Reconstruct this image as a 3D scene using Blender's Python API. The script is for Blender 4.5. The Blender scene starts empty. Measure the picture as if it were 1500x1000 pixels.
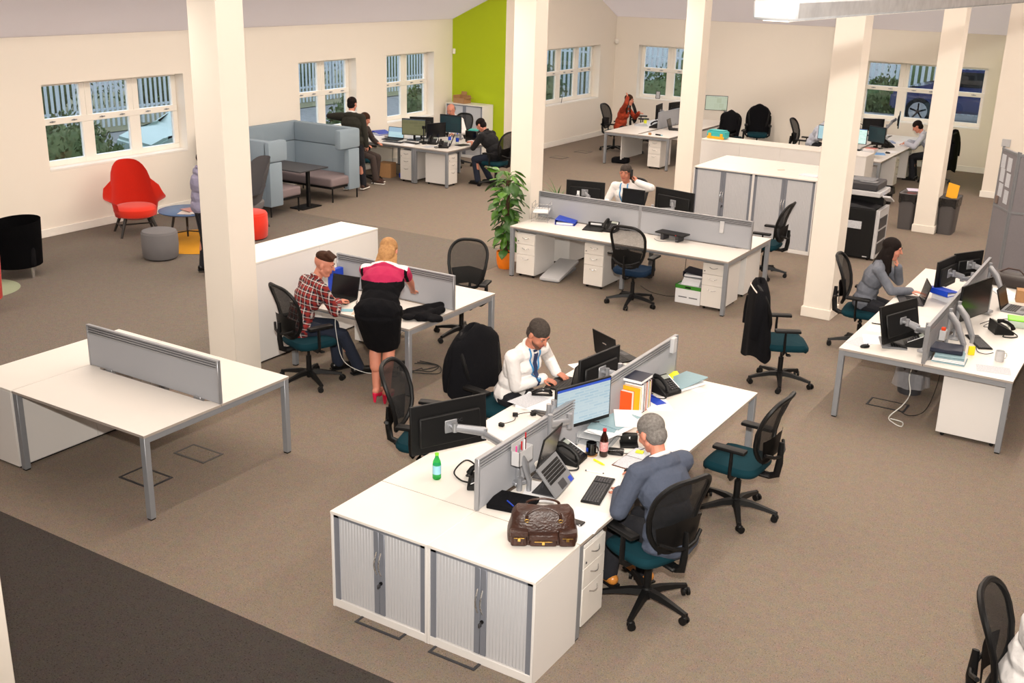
import bpy, bmesh, math, random
from mathutils import Vector, Matrix, Euler
from mathutils.bvhtree import BVHTree
random.seed(7)
SC = bpy.context.scene
COL = SC.collection
PI = math.pi
def R(d): return math.radians(d)

# ------------------------------------------------------------------ camera
cam_d = bpy.data.cameras.new('camera'); cam = bpy.data.objects.new('camera', cam_d); COL.objects.link(cam)
cam_d.sensor_width = 36; cam_d.lens = 1607.4 / 1500 * 36; cam_d.clip_start = .05; cam_d.clip_end = 300
def cam_matrix(pitch, yaw, roll, loc):
    a, b, c = R(pitch), R(yaw), R(roll)
    fw = Vector((math.sin(b)*math.cos(a), math.cos(b)*math.cos(a), math.sin(a)))
    r = Vector((math.cos(b), -math.sin(b), 0)); u = r.cross(fw)
    r2 = r*math.cos(c) + u*math.sin(c); u2 = -r*math.sin(c) + u*math.cos(c)
    m = Matrix((r2, u2, -fw)).transposed().to_4x4(); m.translation = loc
    return m
cam.matrix_world = cam_matrix(-18.8504, -31.5602, 1.5401, Vector((4.4449, -4.9736, 4.1992)))
SC.camera = cam

# ------------------------------------------------------------------ sky, lights, exposure
SC.view_settings.view_transform = 'Standard'; SC.view_settings.look = 'None'
SC.view_settings.gamma = 1; SC.view_settings.use_curve_mapping = False
SC.view_settings.exposure = 0.13
w = bpy.data.worlds.new('overcast_sky'); SC.world = w; w.use_nodes = True
nt = w.node_tree; bg = nt.nodes['Background']
bg.inputs[0].default_value = (.80, .88, 1, 1); bg.inputs[1].default_value = 3.2
def light(name, kind, loc, energy, color, rot=(0, 0, 0), **kw):
    d = bpy.data.lights.new(name, kind); o = bpy.data.objects.new(name, d); COL.objects.link(o)
    o.location = loc; o.rotation_euler = rot; d.energy = energy; d.color = color
    for k, v in kw.items(): setattr(d, k, v)
    return o
WARM = (1, .90, .78)
# camera flash, just above the lens and aimed level down the room
light('flash', 'SPOT', (4.47, -5.0, 4.72), 3400, (1, .93, .84), (R(84), 0, R(25)), spot_size=R(106), spot_blend=1.0, shadow_soft_size=.07)
# hanging lamp rows; the last three are unseen, added as fill (trunking further down)
LAMPS = [(-4.62, 1.15, 20.0), (2.725, 0.0, 17.8), (-7.6, -4.5, 16.0), (6.4, -7.0, 17.5), (-1.6, 1.0, 18.5)]
for i, (lx, y0, y1) in enumerate(LAMPS):
    z = (3.86, 3.95)[i] if i < 2 else (4.15 if i == 2 else 4.6 if i == 3 else 6.6)
    light('lamp_or_fill_tube', 'AREA', (lx, (y0+y1)/2, z), (13 if i < 2 else 9 if i < 4 else 16)*(y1-y0), WARM, (0, 0, R(90)), shape='RECTANGLE', size=y1-y0, size_y=.12)
    if i < 2: light('uplight_fill', 'AREA', (lx, (y0+y1)/2, z+.2), (48, 34)[i]*(y1-y0), WARM, (0, R(180), R(90)), shape='RECTANGLE', size=y1-y0, size_y=.12)  # upward fill along the first two rows, added to brighten the ceiling

# ------------------------------------------------------------------ materials
def lin(c):
    return tuple(((v/255)/12.92 if v/255 <= .04045 else ((v/255+.055)/1.055)**2.4) for v in c)
MATS = {}
def mat(name, rgb, rough=.5, metal=0.0, var=.06, vs=30.0, bump=0.0, bs=200.0, spec=.5, sheen=0.0, emit=0.0, rgb2=None, coat=0.0, alpha=1.0, trans=0.0):
    if name in MATS: return MATS[name]
    m = bpy.data.materials.new(name); m.use_nodes = True; MATS[name] = m
    n = m.node_tree; b = n.nodes['Principled BSDF']; N = n.nodes.new; L = n.links.new
    c = lin(rgb); c2 = lin(rgb2) if rgb2 else tuple(max(0, v*(1-var*2)) for v in c)
    tc = N('ShaderNodeTexCoord'); ns = N('ShaderNodeTexNoise'); ns.inputs['Scale'].default_value = vs; ns.inputs['Detail'].default_value = 4
    L(tc.outputs['Object'], ns.inputs['Vector'])
    mx = N('ShaderNodeMix'); mx.data_type = 'RGBA'; mx.inputs[6].default_value = (*c, 1); mx.inputs[7].default_value = (*c2, 1)
    L(ns.outputs['Fac'], mx.inputs[0]); L(mx.outputs[2], b.inputs['Base Color'])
    b.inputs['Roughness'].default_value = rough; b.inputs['Metallic'].default_value = metal
    b.inputs['Specular IOR Level'].default_value = spec; b.inputs['Sheen Weight'].default_value = sheen
    b.inputs['Coat Weight'].default_value = coat; b.inputs['Alpha'].default_value = alpha
    b.inputs['Transmission Weight'].default_value = trans
    if emit:
        L(mx.outputs[2], b.inputs['Emission Color']); b.inputs['Emission Strength'].default_value = emit
    if bump:
        n2 = N('ShaderNodeTexNoise'); n2.inputs['Scale'].default_value = bs; n2.inputs['Detail'].default_value = 3
        L(tc.outputs['Object'], n2.inputs['Vector'])
        bp = N('ShaderNodeBump'); bp.inputs['Strength'].default_value = bump; bp.inputs['Distance'].default_value = .022 if bs < 20 else .01
        L(n2.outputs['Fac'], bp.inputs['Height']); L(bp.outputs[0], b.inputs['Normal'])
    return m
def carpet(name, cols, scale=95):
    m = bpy.data.materials.new(name); m.use_nodes = True; MATS[name] = m
    n = m.node_tree; b = n.nodes['Principled BSDF']; N = n.nodes.new; L = n.links.new
    tc = N('ShaderNodeTexCoord')
    ns = N('ShaderNodeTexNoise'); ns.inputs['Scale'].default_value = scale; ns.inputs['Detail'].default_value = 2
    L(tc.outputs['Object'], ns.inputs['Vector'])
    cr = N('ShaderNodeValToRGB'); L(ns.outputs['Fac'], cr.inputs[0])
    e = cr.color_ramp.elements
    while len(e) < len(cols): e.new(.5)
    for i, c in enumerate(cols): e[i].position = .30 + .4*i/(len(cols)-1); e[i].color = (*lin(c), 1)
    n2 = N('ShaderNodeTexNoise'); n2.inputs['Scale'].default_value = 14; n2.inputs['Detail'].default_value = 5
    L(tc.outputs['Object'], n2.inputs['Vector'])
    mx = N('ShaderNodeMix'); mx.data_type = 'RGBA'; mx.blend_type = 'MULTIPLY'; mx.inputs[0].default_value = .25
    L(cr.outputs[0], mx.inputs[6]); L(n2.outputs['Color'], mx.inputs[7])
    L(mx.outputs[2], b.inputs['Base Color']); b.inputs['Roughness'].default_value = .95; b.inputs['Specular IOR Level'].default_value = .15
    bp = N('ShaderNodeBump'); bp.inputs['Strength'].default_value = .35; bp.inputs['Distance'].default_value = .004
    L(ns.outputs['Fac'], bp.inputs['Height']); L(bp.outputs[0], b.inputs['Normal'])
    return m
def glass_mat(name, tint=(1, 1, 1), gloss=.12, rough=.02):
    m = bpy.data.materials.new(name); m.use_nodes = True; n = m.node_tree; N = n.nodes.new; L = n.links.new
    n.nodes.remove(n.nodes['Principled BSDF']); out = n.nodes['Material Output']
    t = N('ShaderNodeBsdfTransparent'); t.inputs[0].default_value = (*tint, 1)
    g = N('ShaderNodeBsdfGlossy'); g.inputs['Roughness'].default_value = rough
    f = N('ShaderNodeLayerWeight'); f.inputs[0].default_value = .18
    mx = N('ShaderNodeMixShader'); ad = N('ShaderNodeMath'); ad.operation = 'MULTIPLY_ADD'; ad.inputs[1].default_value = gloss*1.2; ad.inputs[2].default_value = .03
    ad.use_clamp = True
    L(f.outputs[0], ad.inputs[0]); L(ad.outputs[0], mx.inputs[0]); L(t.outputs[0], mx.inputs[1]); L(g.outputs[0], mx.inputs[2]); L(mx.outputs[0], out.inputs[0])
    MATS[name] = m; return m
def net_mat(name, rgb, see=.3):
    m = bpy.data.materials.new(name); m.use_nodes = True; n = m.node_tree; N = n.nodes.new; L = n.links.new
    b = n.nodes['Principled BSDF']; out = n.nodes['Material Output']
    b.inputs['Base Color'].default_value = (*lin(rgb), 1); b.inputs['Roughness'].default_value = .8
    t = N('ShaderNodeBsdfTransparent'); tc = N('ShaderNodeTexCoord'); ck = N('ShaderNodeTexVoronoi'); ck.inputs['Scale'].default_value = 320
    L(tc.outputs['Object'], ck.inputs['Vector'])
    ml = N('ShaderNodeMath'); ml.operation = 'MULTIPLY'; ml.inputs[1].default_value = see*2.2; ml.use_clamp = True; L(ck.outputs['Distance'], ml.inputs[0])
    mx = N('ShaderNodeMixShader'); L(ml.outputs[0], mx.inputs[0]); L(b.outputs[0], mx.inputs[1]); L(t.outputs[0], mx.inputs[2]); L(mx.outputs[0], out.inputs[0])
    MATS[name] = m; return m
def plaid_mat():
    m = bpy.data.materials.new('plaid_cloth'); m.use_nodes = True; n = m.node_tree; N = n.nodes.new; L = n.links.new
    b = n.nodes['Principled BSDF']; b.inputs['Roughness'].default_value = .85
    tc = N('ShaderNodeTexCoord'); sp = N('ShaderNodeSeparateXYZ'); L(tc.outputs['Object'], sp.inputs[0])
    def band(sock, freq, width, off=0.0, extra=None, k=0.0):
        a = N('ShaderNodeMath'); a.operation = 'MULTIPLY_ADD'; a.inputs[1].default_value = freq; a.inputs[2].default_value = off; L(sock, a.inputs[0])
        s = a.outputs[0]
        if extra is not None:
            e = N('ShaderNodeMath'); e.operation = 'MULTIPLY_ADD'; e.inputs[1].default_value = k*freq; L(extra, e.inputs[0]); L(s, e.inputs[2]); s = e.outputs[0]
        f = N('ShaderNodeMath'); f.operation = 'FRACT'; L(s, f.inputs[0])
        g = N('ShaderNodeMath'); g.operation = 'LESS_THAN'; g.inputs[1].default_value = width; L(f.outputs[0], g.inputs[0]); return g.outputs[0]
    def mixc(fac, a, bcol, amt=1.0):
        mx = N('ShaderNodeMix'); mx.data_type = 'RGBA'
        ml = N('ShaderNodeMath'); ml.operation = 'MULTIPLY'; ml.inputs[1].default_value = amt; L(fac, ml.inputs[0]); L(ml.outputs[0], mx.inputs[0])
        if isinstance(a, tuple): mx.inputs[6].default_value = (*a, 1)
        else: L(a, mx.inputs[6])
        mx.inputs[7].default_value = (*bcol, 1); return mx.outputs[2]
    X, Y, Z = sp.outputs
    c = mixc(band(X, 15, .36, 0, Y, .6), lin((20, 16, 30)), lin((150, 36, 26)), .55)
    c = mixc(band(Z, 15, .36, 0, Y, .35), c, lin((160, 38, 28)), .5)
    c = mixc(band(X, 15, .14, .5, Y, .6), c, lin((235, 225, 220)), .5)
    c = mixc(band(Z, 15, .14, .5, Y, .35), c, lin((235, 225, 220)), .45)
    L(c, b.inputs['Base Color']); MATS['plaid_cloth'] = m; return m
def screen_mat(name, base, ink, bar, strength=1.0, sx=6.0, sy=26.0):
    m = bpy.data.materials.new(name); m.use_nodes = True; n = m.node_tree; N = n.nodes.new; L = n.links.new
    b = n.nodes['Principled BSDF']; tc = N('ShaderNodeTexCoord')
    mp = N('ShaderNodeMapping'); mp.inputs['Rotation'].default_value = (R(90), 0, 0); L(tc.outputs['Object'], mp.inputs[0])
    br = N('ShaderNodeTexBrick'); L(mp.outputs[0], br.inputs[0]); br.inputs['Scale'].default_value = 1
    br.inputs['Brick Width'].default_value = 1/sx*.6; br.inputs['Row Height'].default_value = 1/sy*.6; br.inputs['Mortar Size'].default_value = .006
    br.inputs['Color1'].default_value = (*lin(base), 1); br.inputs['Color2'].default_value = (*lin(tuple((p*3+q)/4 for p, q in zip(base, ink))), 1); br.inputs['Mortar'].default_value = (*lin(base), 1)
    sp = N('ShaderNodeSeparateXYZ'); L(tc.outputs['Object'], sp.inputs[0])
    gt = N('ShaderNodeMath'); gt.operation = 'GREATER_THAN'; gt.inputs[1].default_value = .142; L(sp.outputs[2], gt.inputs[0])
    mx = N('ShaderNodeMix'); mx.data_type = 'RGBA'; L(gt.outputs[0], mx.inputs[0]); L(br.outputs[0], mx.inputs[6]); mx.inputs[7].default_value = (*lin(bar), 1)
    b.inputs['Base Color'].default_value = (.02, .02, .02, 1); b.inputs['Roughness'].default_value = .25
    L(mx.outputs[2], b.inputs['Emission Color']); b.inputs['Emission Strength'].default_value = strength
    MATS[name] = m; return m

M_wall = mat('wall_paint', (240, 232, 220), .85, var=.01, vs=3, bump=.03, bs=400)
M_green = mat('lime_wall_paint', (176, 196, 10), .8, var=.02, vs=3, bump=.03, bs=400)
M_ceil = mat('ceiling_paint', (208, 196, 188), .9, var=.01, vs=2)
M_trim = mat('trim_gloss', (244, 240, 232), .45, var=.01)
M_upvc = mat('white_frame_plastic', (245, 240, 230), .35, var=.01)
M_carpet = carpet('carpet_brown', [(94, 86, 79), (136, 121, 104), (151, 136, 119), (106, 104, 108), (180, 156, 130)])
M_carpet2 = carpet('carpet_darker', [(82, 77, 72), (118, 107, 95), (132, 121, 109), (94, 94, 97), (154, 138, 120)])
M_dark = carpet('carpet_charcoal', [(44, 41, 40), (68, 62, 57), (80, 74, 68), (60, 59, 62), (92, 80, 71)])
M_white = mat('white_laminate', (228, 223, 216), .35, var=.015, vs=4)
M_white2 = mat('white_laminate_side', (226, 223, 220), .4, var=.015, vs=4)
M_edge = mat('grey_edge_band', (168, 158, 150), .5)
M_silver = mat('silver_frame_paint', (150, 154, 160), .4, .35, var=.03)
M_fab = mat('screen_fabric', (168, 170, 176), .9, var=.10, vs=500, bump=.15, bs=900)
M_rail = mat('aluminium_rail', (158, 160, 165), .35, .5, var=.02)
M_tamb = mat('tambour_grey', (196, 197, 201), .5, .1, var=.02)
M_tamb2 = mat('tambour_grey_dark', (128, 132, 142), .45, .2, var=.02)
M_chrome = mat('satin_chrome', (215, 215, 215), .25, .9, var=.02)
M_black = mat('black_plastic', (15, 15, 16), .5, var=.1, spec=.3)
M_blackf = mat('black_fabric', (16, 16, 20), .92, var=.2, vs=60, bump=.3, bs=60, spec=.15)
M_blackg = mat('black_gloss', (10, 10, 12), .18, var=.05)
M_dgrey = mat('dark_grey_plastic', (52, 52, 56), .5)
M_mgrey = mat('mid_grey_plastic', (120, 122, 126), .5)
M_lgrey = mat('light_grey_plastic', (196, 196, 198), .45)
M_teal = mat('teal_fabric', (10, 52, 62), .9, var=.08, vs=200, spec=.2)
M_navy = mat('navy_fabric', (20, 42, 66), .9, var=.08, vs=200, spec=.2)
M_red = mat('red_orange_fabric', (226, 44, 14), .9, var=.08, vs=80, sheen=.2)
M_blueg = mat('blue_grey_fabric', (140, 156, 168), .92, var=.06, vs=300, bump=.1, bs=600)
M_taupe = mat('taupe_fabric', (136, 122, 124), .92, var=.08, vs=300)
M_grey_f = mat('grey_fabric', (118, 116, 118), .95, var=.1, vs=300)
M_tabblue = mat('blue_table_top', (66, 92, 130), .45)
M_wood_d = mat('dark_stained_wood', (40, 36, 34), .55, var=.15, vs=40)
M_yrug = mat('yellow_rug_pile', (214, 150, 20), .98, var=.15, vs=120, bump=.5, bs=200)
M_grug = mat('sage_rug_pile', (160, 168, 140), .98, var=.15, vs=120, bump=.5, bs=200)
M_paper = mat('white_paper', (240, 240, 242), .7, var=.03, vs=60)
M_paper2 = mat('printed_paper', (222, 224, 228), .7, rgb2=(150, 155, 165), vs=90)
M_blue = mat('blue_folder', (24, 66, 190), .45)
M_pblue = mat('pale_blue_card', (138, 168, 178), .6)
M_dnavy = mat('navy_folder', (24, 30, 52), .5)
M_orange = mat('orange_plastic', (244, 128, 14), .5)
M_obook = mat('orange_cover', (236, 92, 30), .5)
M_ybook = mat('yellow_cover', (246, 176, 22), .5)
M_lime = mat('lime_plastic', (132, 220, 40), .4)
M_clear = mat('frosted_plastic', (206, 220, 206), .3, alpha=.75)
M_yell = mat('yellow_highlight', (236, 240, 40), .5)
M_kraft = mat('kraft_card', (176, 132, 88), .8, var=.08)
M_cable = mat('black_cable', (18, 18, 18), .6)
M_wcable = mat('white_cable', (220, 220, 215), .6)
M_skin = mat('skin_fair', (206, 136, 112), .55, var=.07, vs=25)
M_skin2 = mat('skin_tan', (198, 128, 102), .55, var=.07, vs=25)
M_lips = mat('lips', (158, 84, 76), .5)
M_hgrey = mat('grey_hair', (150, 146, 142), .85, spec=.15, rgb2=(72, 66, 62), vs=60, bump=.8, bs=120)
M_hdark = mat('dark_hair', (34, 26, 24), .8, spec=.15, var=.3, vs=60, bump=.8, bs=120)
M_hbrown = mat('brown_hair', (74, 48, 34), .8, spec=.15, var=.3, vs=60, bump=.8, bs=120)
M_hsalt = mat('salt_pepper_hair', (88, 80, 74), .85, spec=.15, rgb2=(42, 36, 34), vs=60, bump=.8, bs=120)
M_hblond = mat('blonde_hair', (206, 158, 100), .7, rgb2=(140, 92, 52), vs=40, bump=.8, bs=90)
M_shirt = mat('white_shirt', (236, 232, 230), .85, var=.03, vs=12, bump=.6, bs=14)
M_lshirt = mat('pale_blue_shirt', (188, 192, 206), .85, var=.04, vs=12, bump=.6, bs=14)
M_lav = mat('lavender_shirt', (146, 142, 168), .85, var=.06, vs=12, bump=.6, bs=14)
M_suit = mat('slate_suit', (72, 80, 98), .9, var=.1, vs=90, bump=.6, bs=14)
M_rust = mat('rust_knit', (168, 58, 26), .95, var=.15, vs=120, bump=.6, bs=40)
M_sweat = mat('dark_green_knit', (40, 38, 30), .95, var=.1, vs=120, bump=.4, bs=40)
M_btee = mat('black_cotton', (14, 14, 18), .95, var=.1, bump=.5, bs=14)
M_greyc = mat('grey_cardigan', (128, 132, 142), .95, rgb2=(74, 78, 88), vs=9, bump=.4, bs=40)
M_trous = mat('charcoal_trousers', (26, 27, 34), .92, bump=.5, bs=14)
M_brownt = mat('brown_trousers', (66, 54, 50), .92, bump=.5, bs=14)
M_jeans = mat('dark_denim', (28, 36, 54), .92, var=.12, bump=.5, bs=14)
M_magenta = mat('magenta_cloth', (184, 28, 82), .85, bump=.3, bs=14)
M_tan = mat('tan_leather', (206, 134, 60), .35, var=.1)
M_bshoe = mat('black_leather', (16, 15, 15), .35)
M_brshoe = mat('brown_suede', (70, 44, 34), .7)
M_pinks = mat('pink_shoe', (214, 22, 70), .5)
M_bagl = mat('brown_bag_leather', (70, 38, 24), .4, rgb2=(34, 18, 14), vs=14, bump=.5, bs=60)
M_brass = mat('brass', (210, 170, 90), .3, .9)
M_tie = mat('blue_striped_tie', (84, 102, 150), .6, rgb2=(50, 60, 96), vs=90)
M_lany = mat('sky_blue_ribbon', (76, 176, 232), .6)
M_leaf = mat('glossy_leaf', (48, 98, 28), .35, rgb2=(104, 150, 44), vs=9)
M_leaf2 = mat('dark_leaf', (34, 70, 26), .4, rgb2=(70, 110, 40), vs=9)
M_moss = mat('coir_pole', (82, 58, 40), .95, var=.3, vs=80, bump=1, bs=120)
M_galv = mat('galvanised_steel', (222, 224, 226), .45, .35, rgb2=(170, 172, 176), vs=14)
M_refl = mat('reflective_tape', (255, 235, 225), .3, emit=0)
M_eye = mat('shaded_eye_white', (158, 132, 120), .5)  # eye whites coloured like skin in shadow
M_pupil = mat('dark_iris', (30, 22, 18), .2)
M_net = net_mat('chair_net', (17, 17, 18), .13)
M_net2 = net_mat('chair_net_light', (30, 29, 28), .30)
M_pane = glass_mat('window_glass', (.72, .76, .78), .12)
M_cglass = glass_mat('clear_glass', (.9, .95, .92), .25)
M_gglass = glass_mat('green_glass', (.25, .8, .4), .2)
M_plaid = plaid_mat()
M_bin = mat('bin_liner', (50, 48, 48), .25, var=.4, vs=20, bump=1, bs=30)
M_cloudy = mat('clear_bin_liner', (190, 190, 196), .3, alpha=.45, bump=1, bs=30)
S_doc = screen_mat('screen_document', (196, 214, 220), (90, 150, 190), (30, 84, 200), .85)
S_sheet = screen_mat('screen_sheet', (216, 238, 232), (80, 190, 140), (40, 110, 210), 1.0, 8, 20)
S_blue = screen_mat('screen_pale', (170, 206, 214), (225, 240, 240), (150, 180, 200), .9, 2, 8)
S_olive = screen_mat('screen_olive', (126, 122, 84), (70, 70, 50), (90, 100, 110), .7, 3, 10)
S_teal = screen_mat('screen_dark_teal', (10, 46, 52), (20, 120, 110), (8, 30, 40), .6, 2, 5)
S_paleg = screen_mat('screen_icons', (190, 200, 176), (110, 110, 70), (205, 214, 196), .8, 5, 5)
S_off = mat('screen_off', (14, 16, 20), .22, var=.05)
M_pink = mat('pink_plastic', (236, 60, 150), .4)
M_redp = mat('red_plastic', (190, 24, 28), .4)
M_cola = mat('cola_liquid', (40, 14, 8), .1)
M_label = mat('red_label', (184, 26, 30), .5, rgb2=(230, 200, 200), vs=60)
M_lblue = mat('pale_label', (150, 206, 226), .5)
M_sand = mat('yellow_sand', (214, 160, 40), .9)
M_gravel = mat('gravel_ground', (146, 144, 142), .95, var=.3, vs=5, bump=.6, bs=40)
M_bush = mat('bush_leaves', (58, 78, 40), .8, rgb2=(96, 104, 60), vs=6)
M_fence = mat('fence_steel', (196, 202, 204), .6, var=.1)
M_car = mat('blue_car_paint', (24, 36, 84), .25, coat=.6)
M_ink = mat('dark_ink', (26, 28, 60), .6)
M_tealp = mat('turquoise_plastic', (60, 180, 180), .4)
M_bottom = mat('worktop_underside', (170, 165, 160), .7)

# ------------------------------------------------------------------ builders
def T3(loc=(0, 0, 0), rz=0.0, rx=0.0, ry=0.0):
    return Matrix.Translation(loc) @ Euler((R(rx), R(ry), R(rz)), 'XYZ').to_matrix().to_4x4()
class MB:
    def __init__(s): s.bm = bmesh.new(); s.m = 0
    def _fin(s, faces, m):
        for f in faces: f.material_index = s.m if m is None else m
    def box(s, lo, hi, bev=0.0, m=None, M=None, seg=1):
        lo = Vector(lo); hi = Vector(hi); c = (lo+hi)/2; d = hi-lo
        mt = Matrix.Translation(c) @ Matrix.Diagonal((*d, 1))
        if M is not None: mt = M @ mt
        r = bmesh.ops.create_cube(s.bm, size=1, matrix=mt)
        vs = r['verts']; fs = {f for v in vs for f in v.link_faces}
        s._fin(fs, m)
        if bev:
            es = list({e for v in vs for e in v.link_edges})
            k = bmesh.ops.bevel(s.bm, geom=es, offset=min(bev, min(abs(x) for x in d)*.45), segments=seg, affect='EDGES', profile=.6)
            s._fin(k['faces'], m)
        return s
    def cyl(s, a, b, r0, r1=None, n=12, m=None, caps=True):
        a = Vector(a); b = Vector(b); r1 = r0 if r1 is None else r1
        d = b-a; L = d.length
        if L < 1e-6: return s
        mt = Matrix.Translation((a+b)/2) @ d.to_track_quat('Z', 'Y').to_matrix().to_4x4()
        r = bmesh.ops.create_cone(s.bm, cap_ends=caps, segments=n, radius1=r0, radius2=r1, depth=L, matrix=mt)
        s._fin({f for v in r['verts'] for f in v.link_faces}, m); return s
    def ell(s, c, r, M=None, sub=2, m=None):
        mt = Matrix.Translation(c) @ (M if M is not None else Matrix.Identity(4)) @ Matrix.Diagonal((*r, 1)) if not isinstance(r, (int, float)) else Matrix.Translation(c) @ Matrix.Diagonal((r, r, r, 1))
        k = bmesh.ops.create_icosphere(s.bm, subdivisions=sub, radius=1, matrix=mt)
        s._fin({f for v in k['verts'] for f in v.link_faces}, m); return s
    def cap(s, a, b, r0, r1=None, n=12):
        r1 = r0 if r1 is None else r1
        s.cyl(a, b, r0, r1, n); s.ell(a, r0, sub=2); s.ell(b, r1, sub=2); return s
    def lathe(s, prof, c=(0, 0, 0), n=24, m=None, M=None, sx=1, sy=1, lo=0.0, hi=2*PI):
        full = abs(hi-lo-2*PI) < 1e-6; rings = []
        for r, z in prof:
            ring = []
            for i in range(n if full else n+1):
                a = lo+(hi-lo)*i/n; p = Vector((c[0]+r*math.cos(a)*sx, c[1]+r*math.sin(a)*sy, c[2]+z))
                ring.append(s.bm.verts.new(M @ p if M is not None else p))
            rings.append(ring)
        fs = []
        for A, B in zip(rings, rings[1:]):
            k = len(A)
            for i in range(k if full else k-1):
                try: fs.append(s.bm.faces.new((A[i], A[(i+1) % k], B[(i+1) % k], B[i])))
                except ValueError: pass
        if full:
            for ring, fl in ((rings[0], True), (rings[-1], False)):
                try: fs.append(s.bm.faces.new(list(reversed(ring)) if fl else ring))
                except ValueError: pass
        s._fin(fs, m); return s
    def tube(s, pts, r, n=8, closed=False, m=None, flat=1.0, up=(0, 0, 1)):
        pts = [Vector(p) for p in pts]; k = len(pts); rings = []
        for i, p in enumerate(pts):
            if closed: t = pts[(i+1) % k]-pts[i-1]
            else: t = pts[min(i+1, k-1)]-pts[max(i-1, 0)]
            t.normalize(); u = Vector(up)
            if abs(t.dot(u)) > .95: u = Vector((1, 0, 0))
            x = t.cross(u).normalized(); y = x.cross(t).normalized()
            rr = r[i] if isinstance(r, (list, tuple)) else r
            rings.append([s.bm.verts.new(p+x*rr*math.cos(2*PI*j/n)+y*rr*flat*math.sin(2*PI*j/n)) for j in range(n)])
        fs = []
        for i in range(k if closed else k-1):
            A = rings[i]; B = rings[(i+1) % k]
            for j in range(n): fs.append(s.bm.faces.new((A[j], A[(j+1) % n], B[(j+1) % n], B[j])))
        if not closed: fs.append(s.bm.faces.new(list(reversed(rings[0])))); fs.append(s.bm.faces.new(rings[-1]))
        s._fin(fs, m); return s
    def prism(s, poly, z0, z1, m=None, M=None):
        f = lambda x, y, z: (M @ Vector((x, y, z)) if M is not None else Vector((x, y, z)))
        A = [s.bm.verts.new(f(x, y, z0)) for x, y in poly]; B = [s.bm.verts.new(f(x, y, z1)) for x, y in poly]; k = len(poly)
        fs = [s.bm.faces.new(list(reversed(A))), s.bm.faces.new(B)]
        for i in range(k): fs.append(s.bm.faces.new((A[i], A[(i+1) % k], B[(i+1) % k], B[i])))
        s._fin(fs, m); return s
    def surf(s, fn, nu, nv, m=None, thick=0.0, closeu=False):
        g = [[s.bm.verts.new(fn(i/(nu if closeu else nu), j/nv)) for i in range(nu if closeu else nu+1)] for j in range(nv+1)]
        fs = []; k = len(g[0])
        for j in range(nv):
            for i in range(k if closeu else k-1):
                fs.append(s.bm.faces.new((g[j][i], g[j][(i+1) % k], g[j+1][(i+1) % k], g[j+1][i])))
        s._fin(fs, m)
        if thick:
            r = bmesh.ops.solidify(s.bm, geom=fs, thickness=thick)
            s._fin([x for x in r['geom'] if isinstance(x, bmesh.types.BMFace)], m)
        return s
    def mesh(s, name, mats, smooth=True):
        bmesh.ops.recalc_face_normals(s.bm, faces=s.bm.faces)
        me = bpy.data.meshes.new(name); s.bm.to_mesh(me); s.bm.free()
        for m in (mats if isinstance(mats, (list, tuple)) else [mats]): me.materials.append(m)
        if smooth:
            me.shade_smooth(); me.set_sharp_from_angle(angle=.7)
        return me
    def obj(s, name, mats, parent=None, label=None, smooth=True, M=None):
        o = bpy.data.objects.new(name, s.mesh(name, mats, smooth)); COL.objects.link(o)
        if M is not None: o.matrix_local = M
        if parent is not None: o.parent = parent
        if label: o['label'] = label
        return o
def thing(name, label, cat, loc=(0, 0, 0), rz=0.0, group=None, rx=0.0, ry=0.0):
    o = bpy.data.objects.new(name, None); COL.objects.link(o); o.empty_display_size = .1
    o.location = loc; o.rotation_euler = (R(rx), R(ry), R(rz)); o['label'] = label; o['category'] = cat
    if group: o['group'] = group
    return o
def tag(o, label, cat, group=None, loc=None, rz=None):
    o['label'] = label; o['category'] = cat
    if group: o['group'] = group
    if loc is not None: o.location = loc
    if rz is not None: o.rotation_euler = (0, 0, R(rz))
    return o
def struct(o): o['kind'] = 'structure'; return o
def dup(o, loc=None, rz=None, label=None, group=None, parent=None):
    c = o.copy(); COL.objects.link(c)
    if parent is not None: c.parent = parent
    if loc is not None: c.location = loc
    if rz is not None: c.rotation_euler = (c.rotation_euler.x, c.rotation_euler.y, R(rz))
    if label: c['label'] = label
    if group: c['group'] = group
    for ch in list(o.children): dup(ch, parent=c)
    return c
def swap(o, names, m):
    """give the named parts of a copied thing another material (own mesh copy)"""
    for ch in o.children:
        if ch.name.split('.')[0] in names:
            ch.data = ch.data.copy(); ch.data.materials[0] = m
def text(name, s, size, m, parent, M, ext=.0008, align='CENTER'):
    cu = bpy.data.curves.new(name, 'FONT'); cu.body = s; cu.size = size; cu.extrude = ext; cu.align_x = align; cu.align_y = 'CENTER'
    t = bpy.data.objects.new('tmp', cu); COL.objects.link(t)
    me = bpy.data.meshes.new_from_object(t.evaluated_get(bpy.context.evaluated_depsgraph_get()))
    bpy.data.objects.remove(t); me.materials.clear(); me.materials.append(m)
    o = bpy.data.objects.new(name, me); COL.objects.link(o); o.matrix_local = M
    if parent is not None: o.parent = parent
    return o

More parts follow.
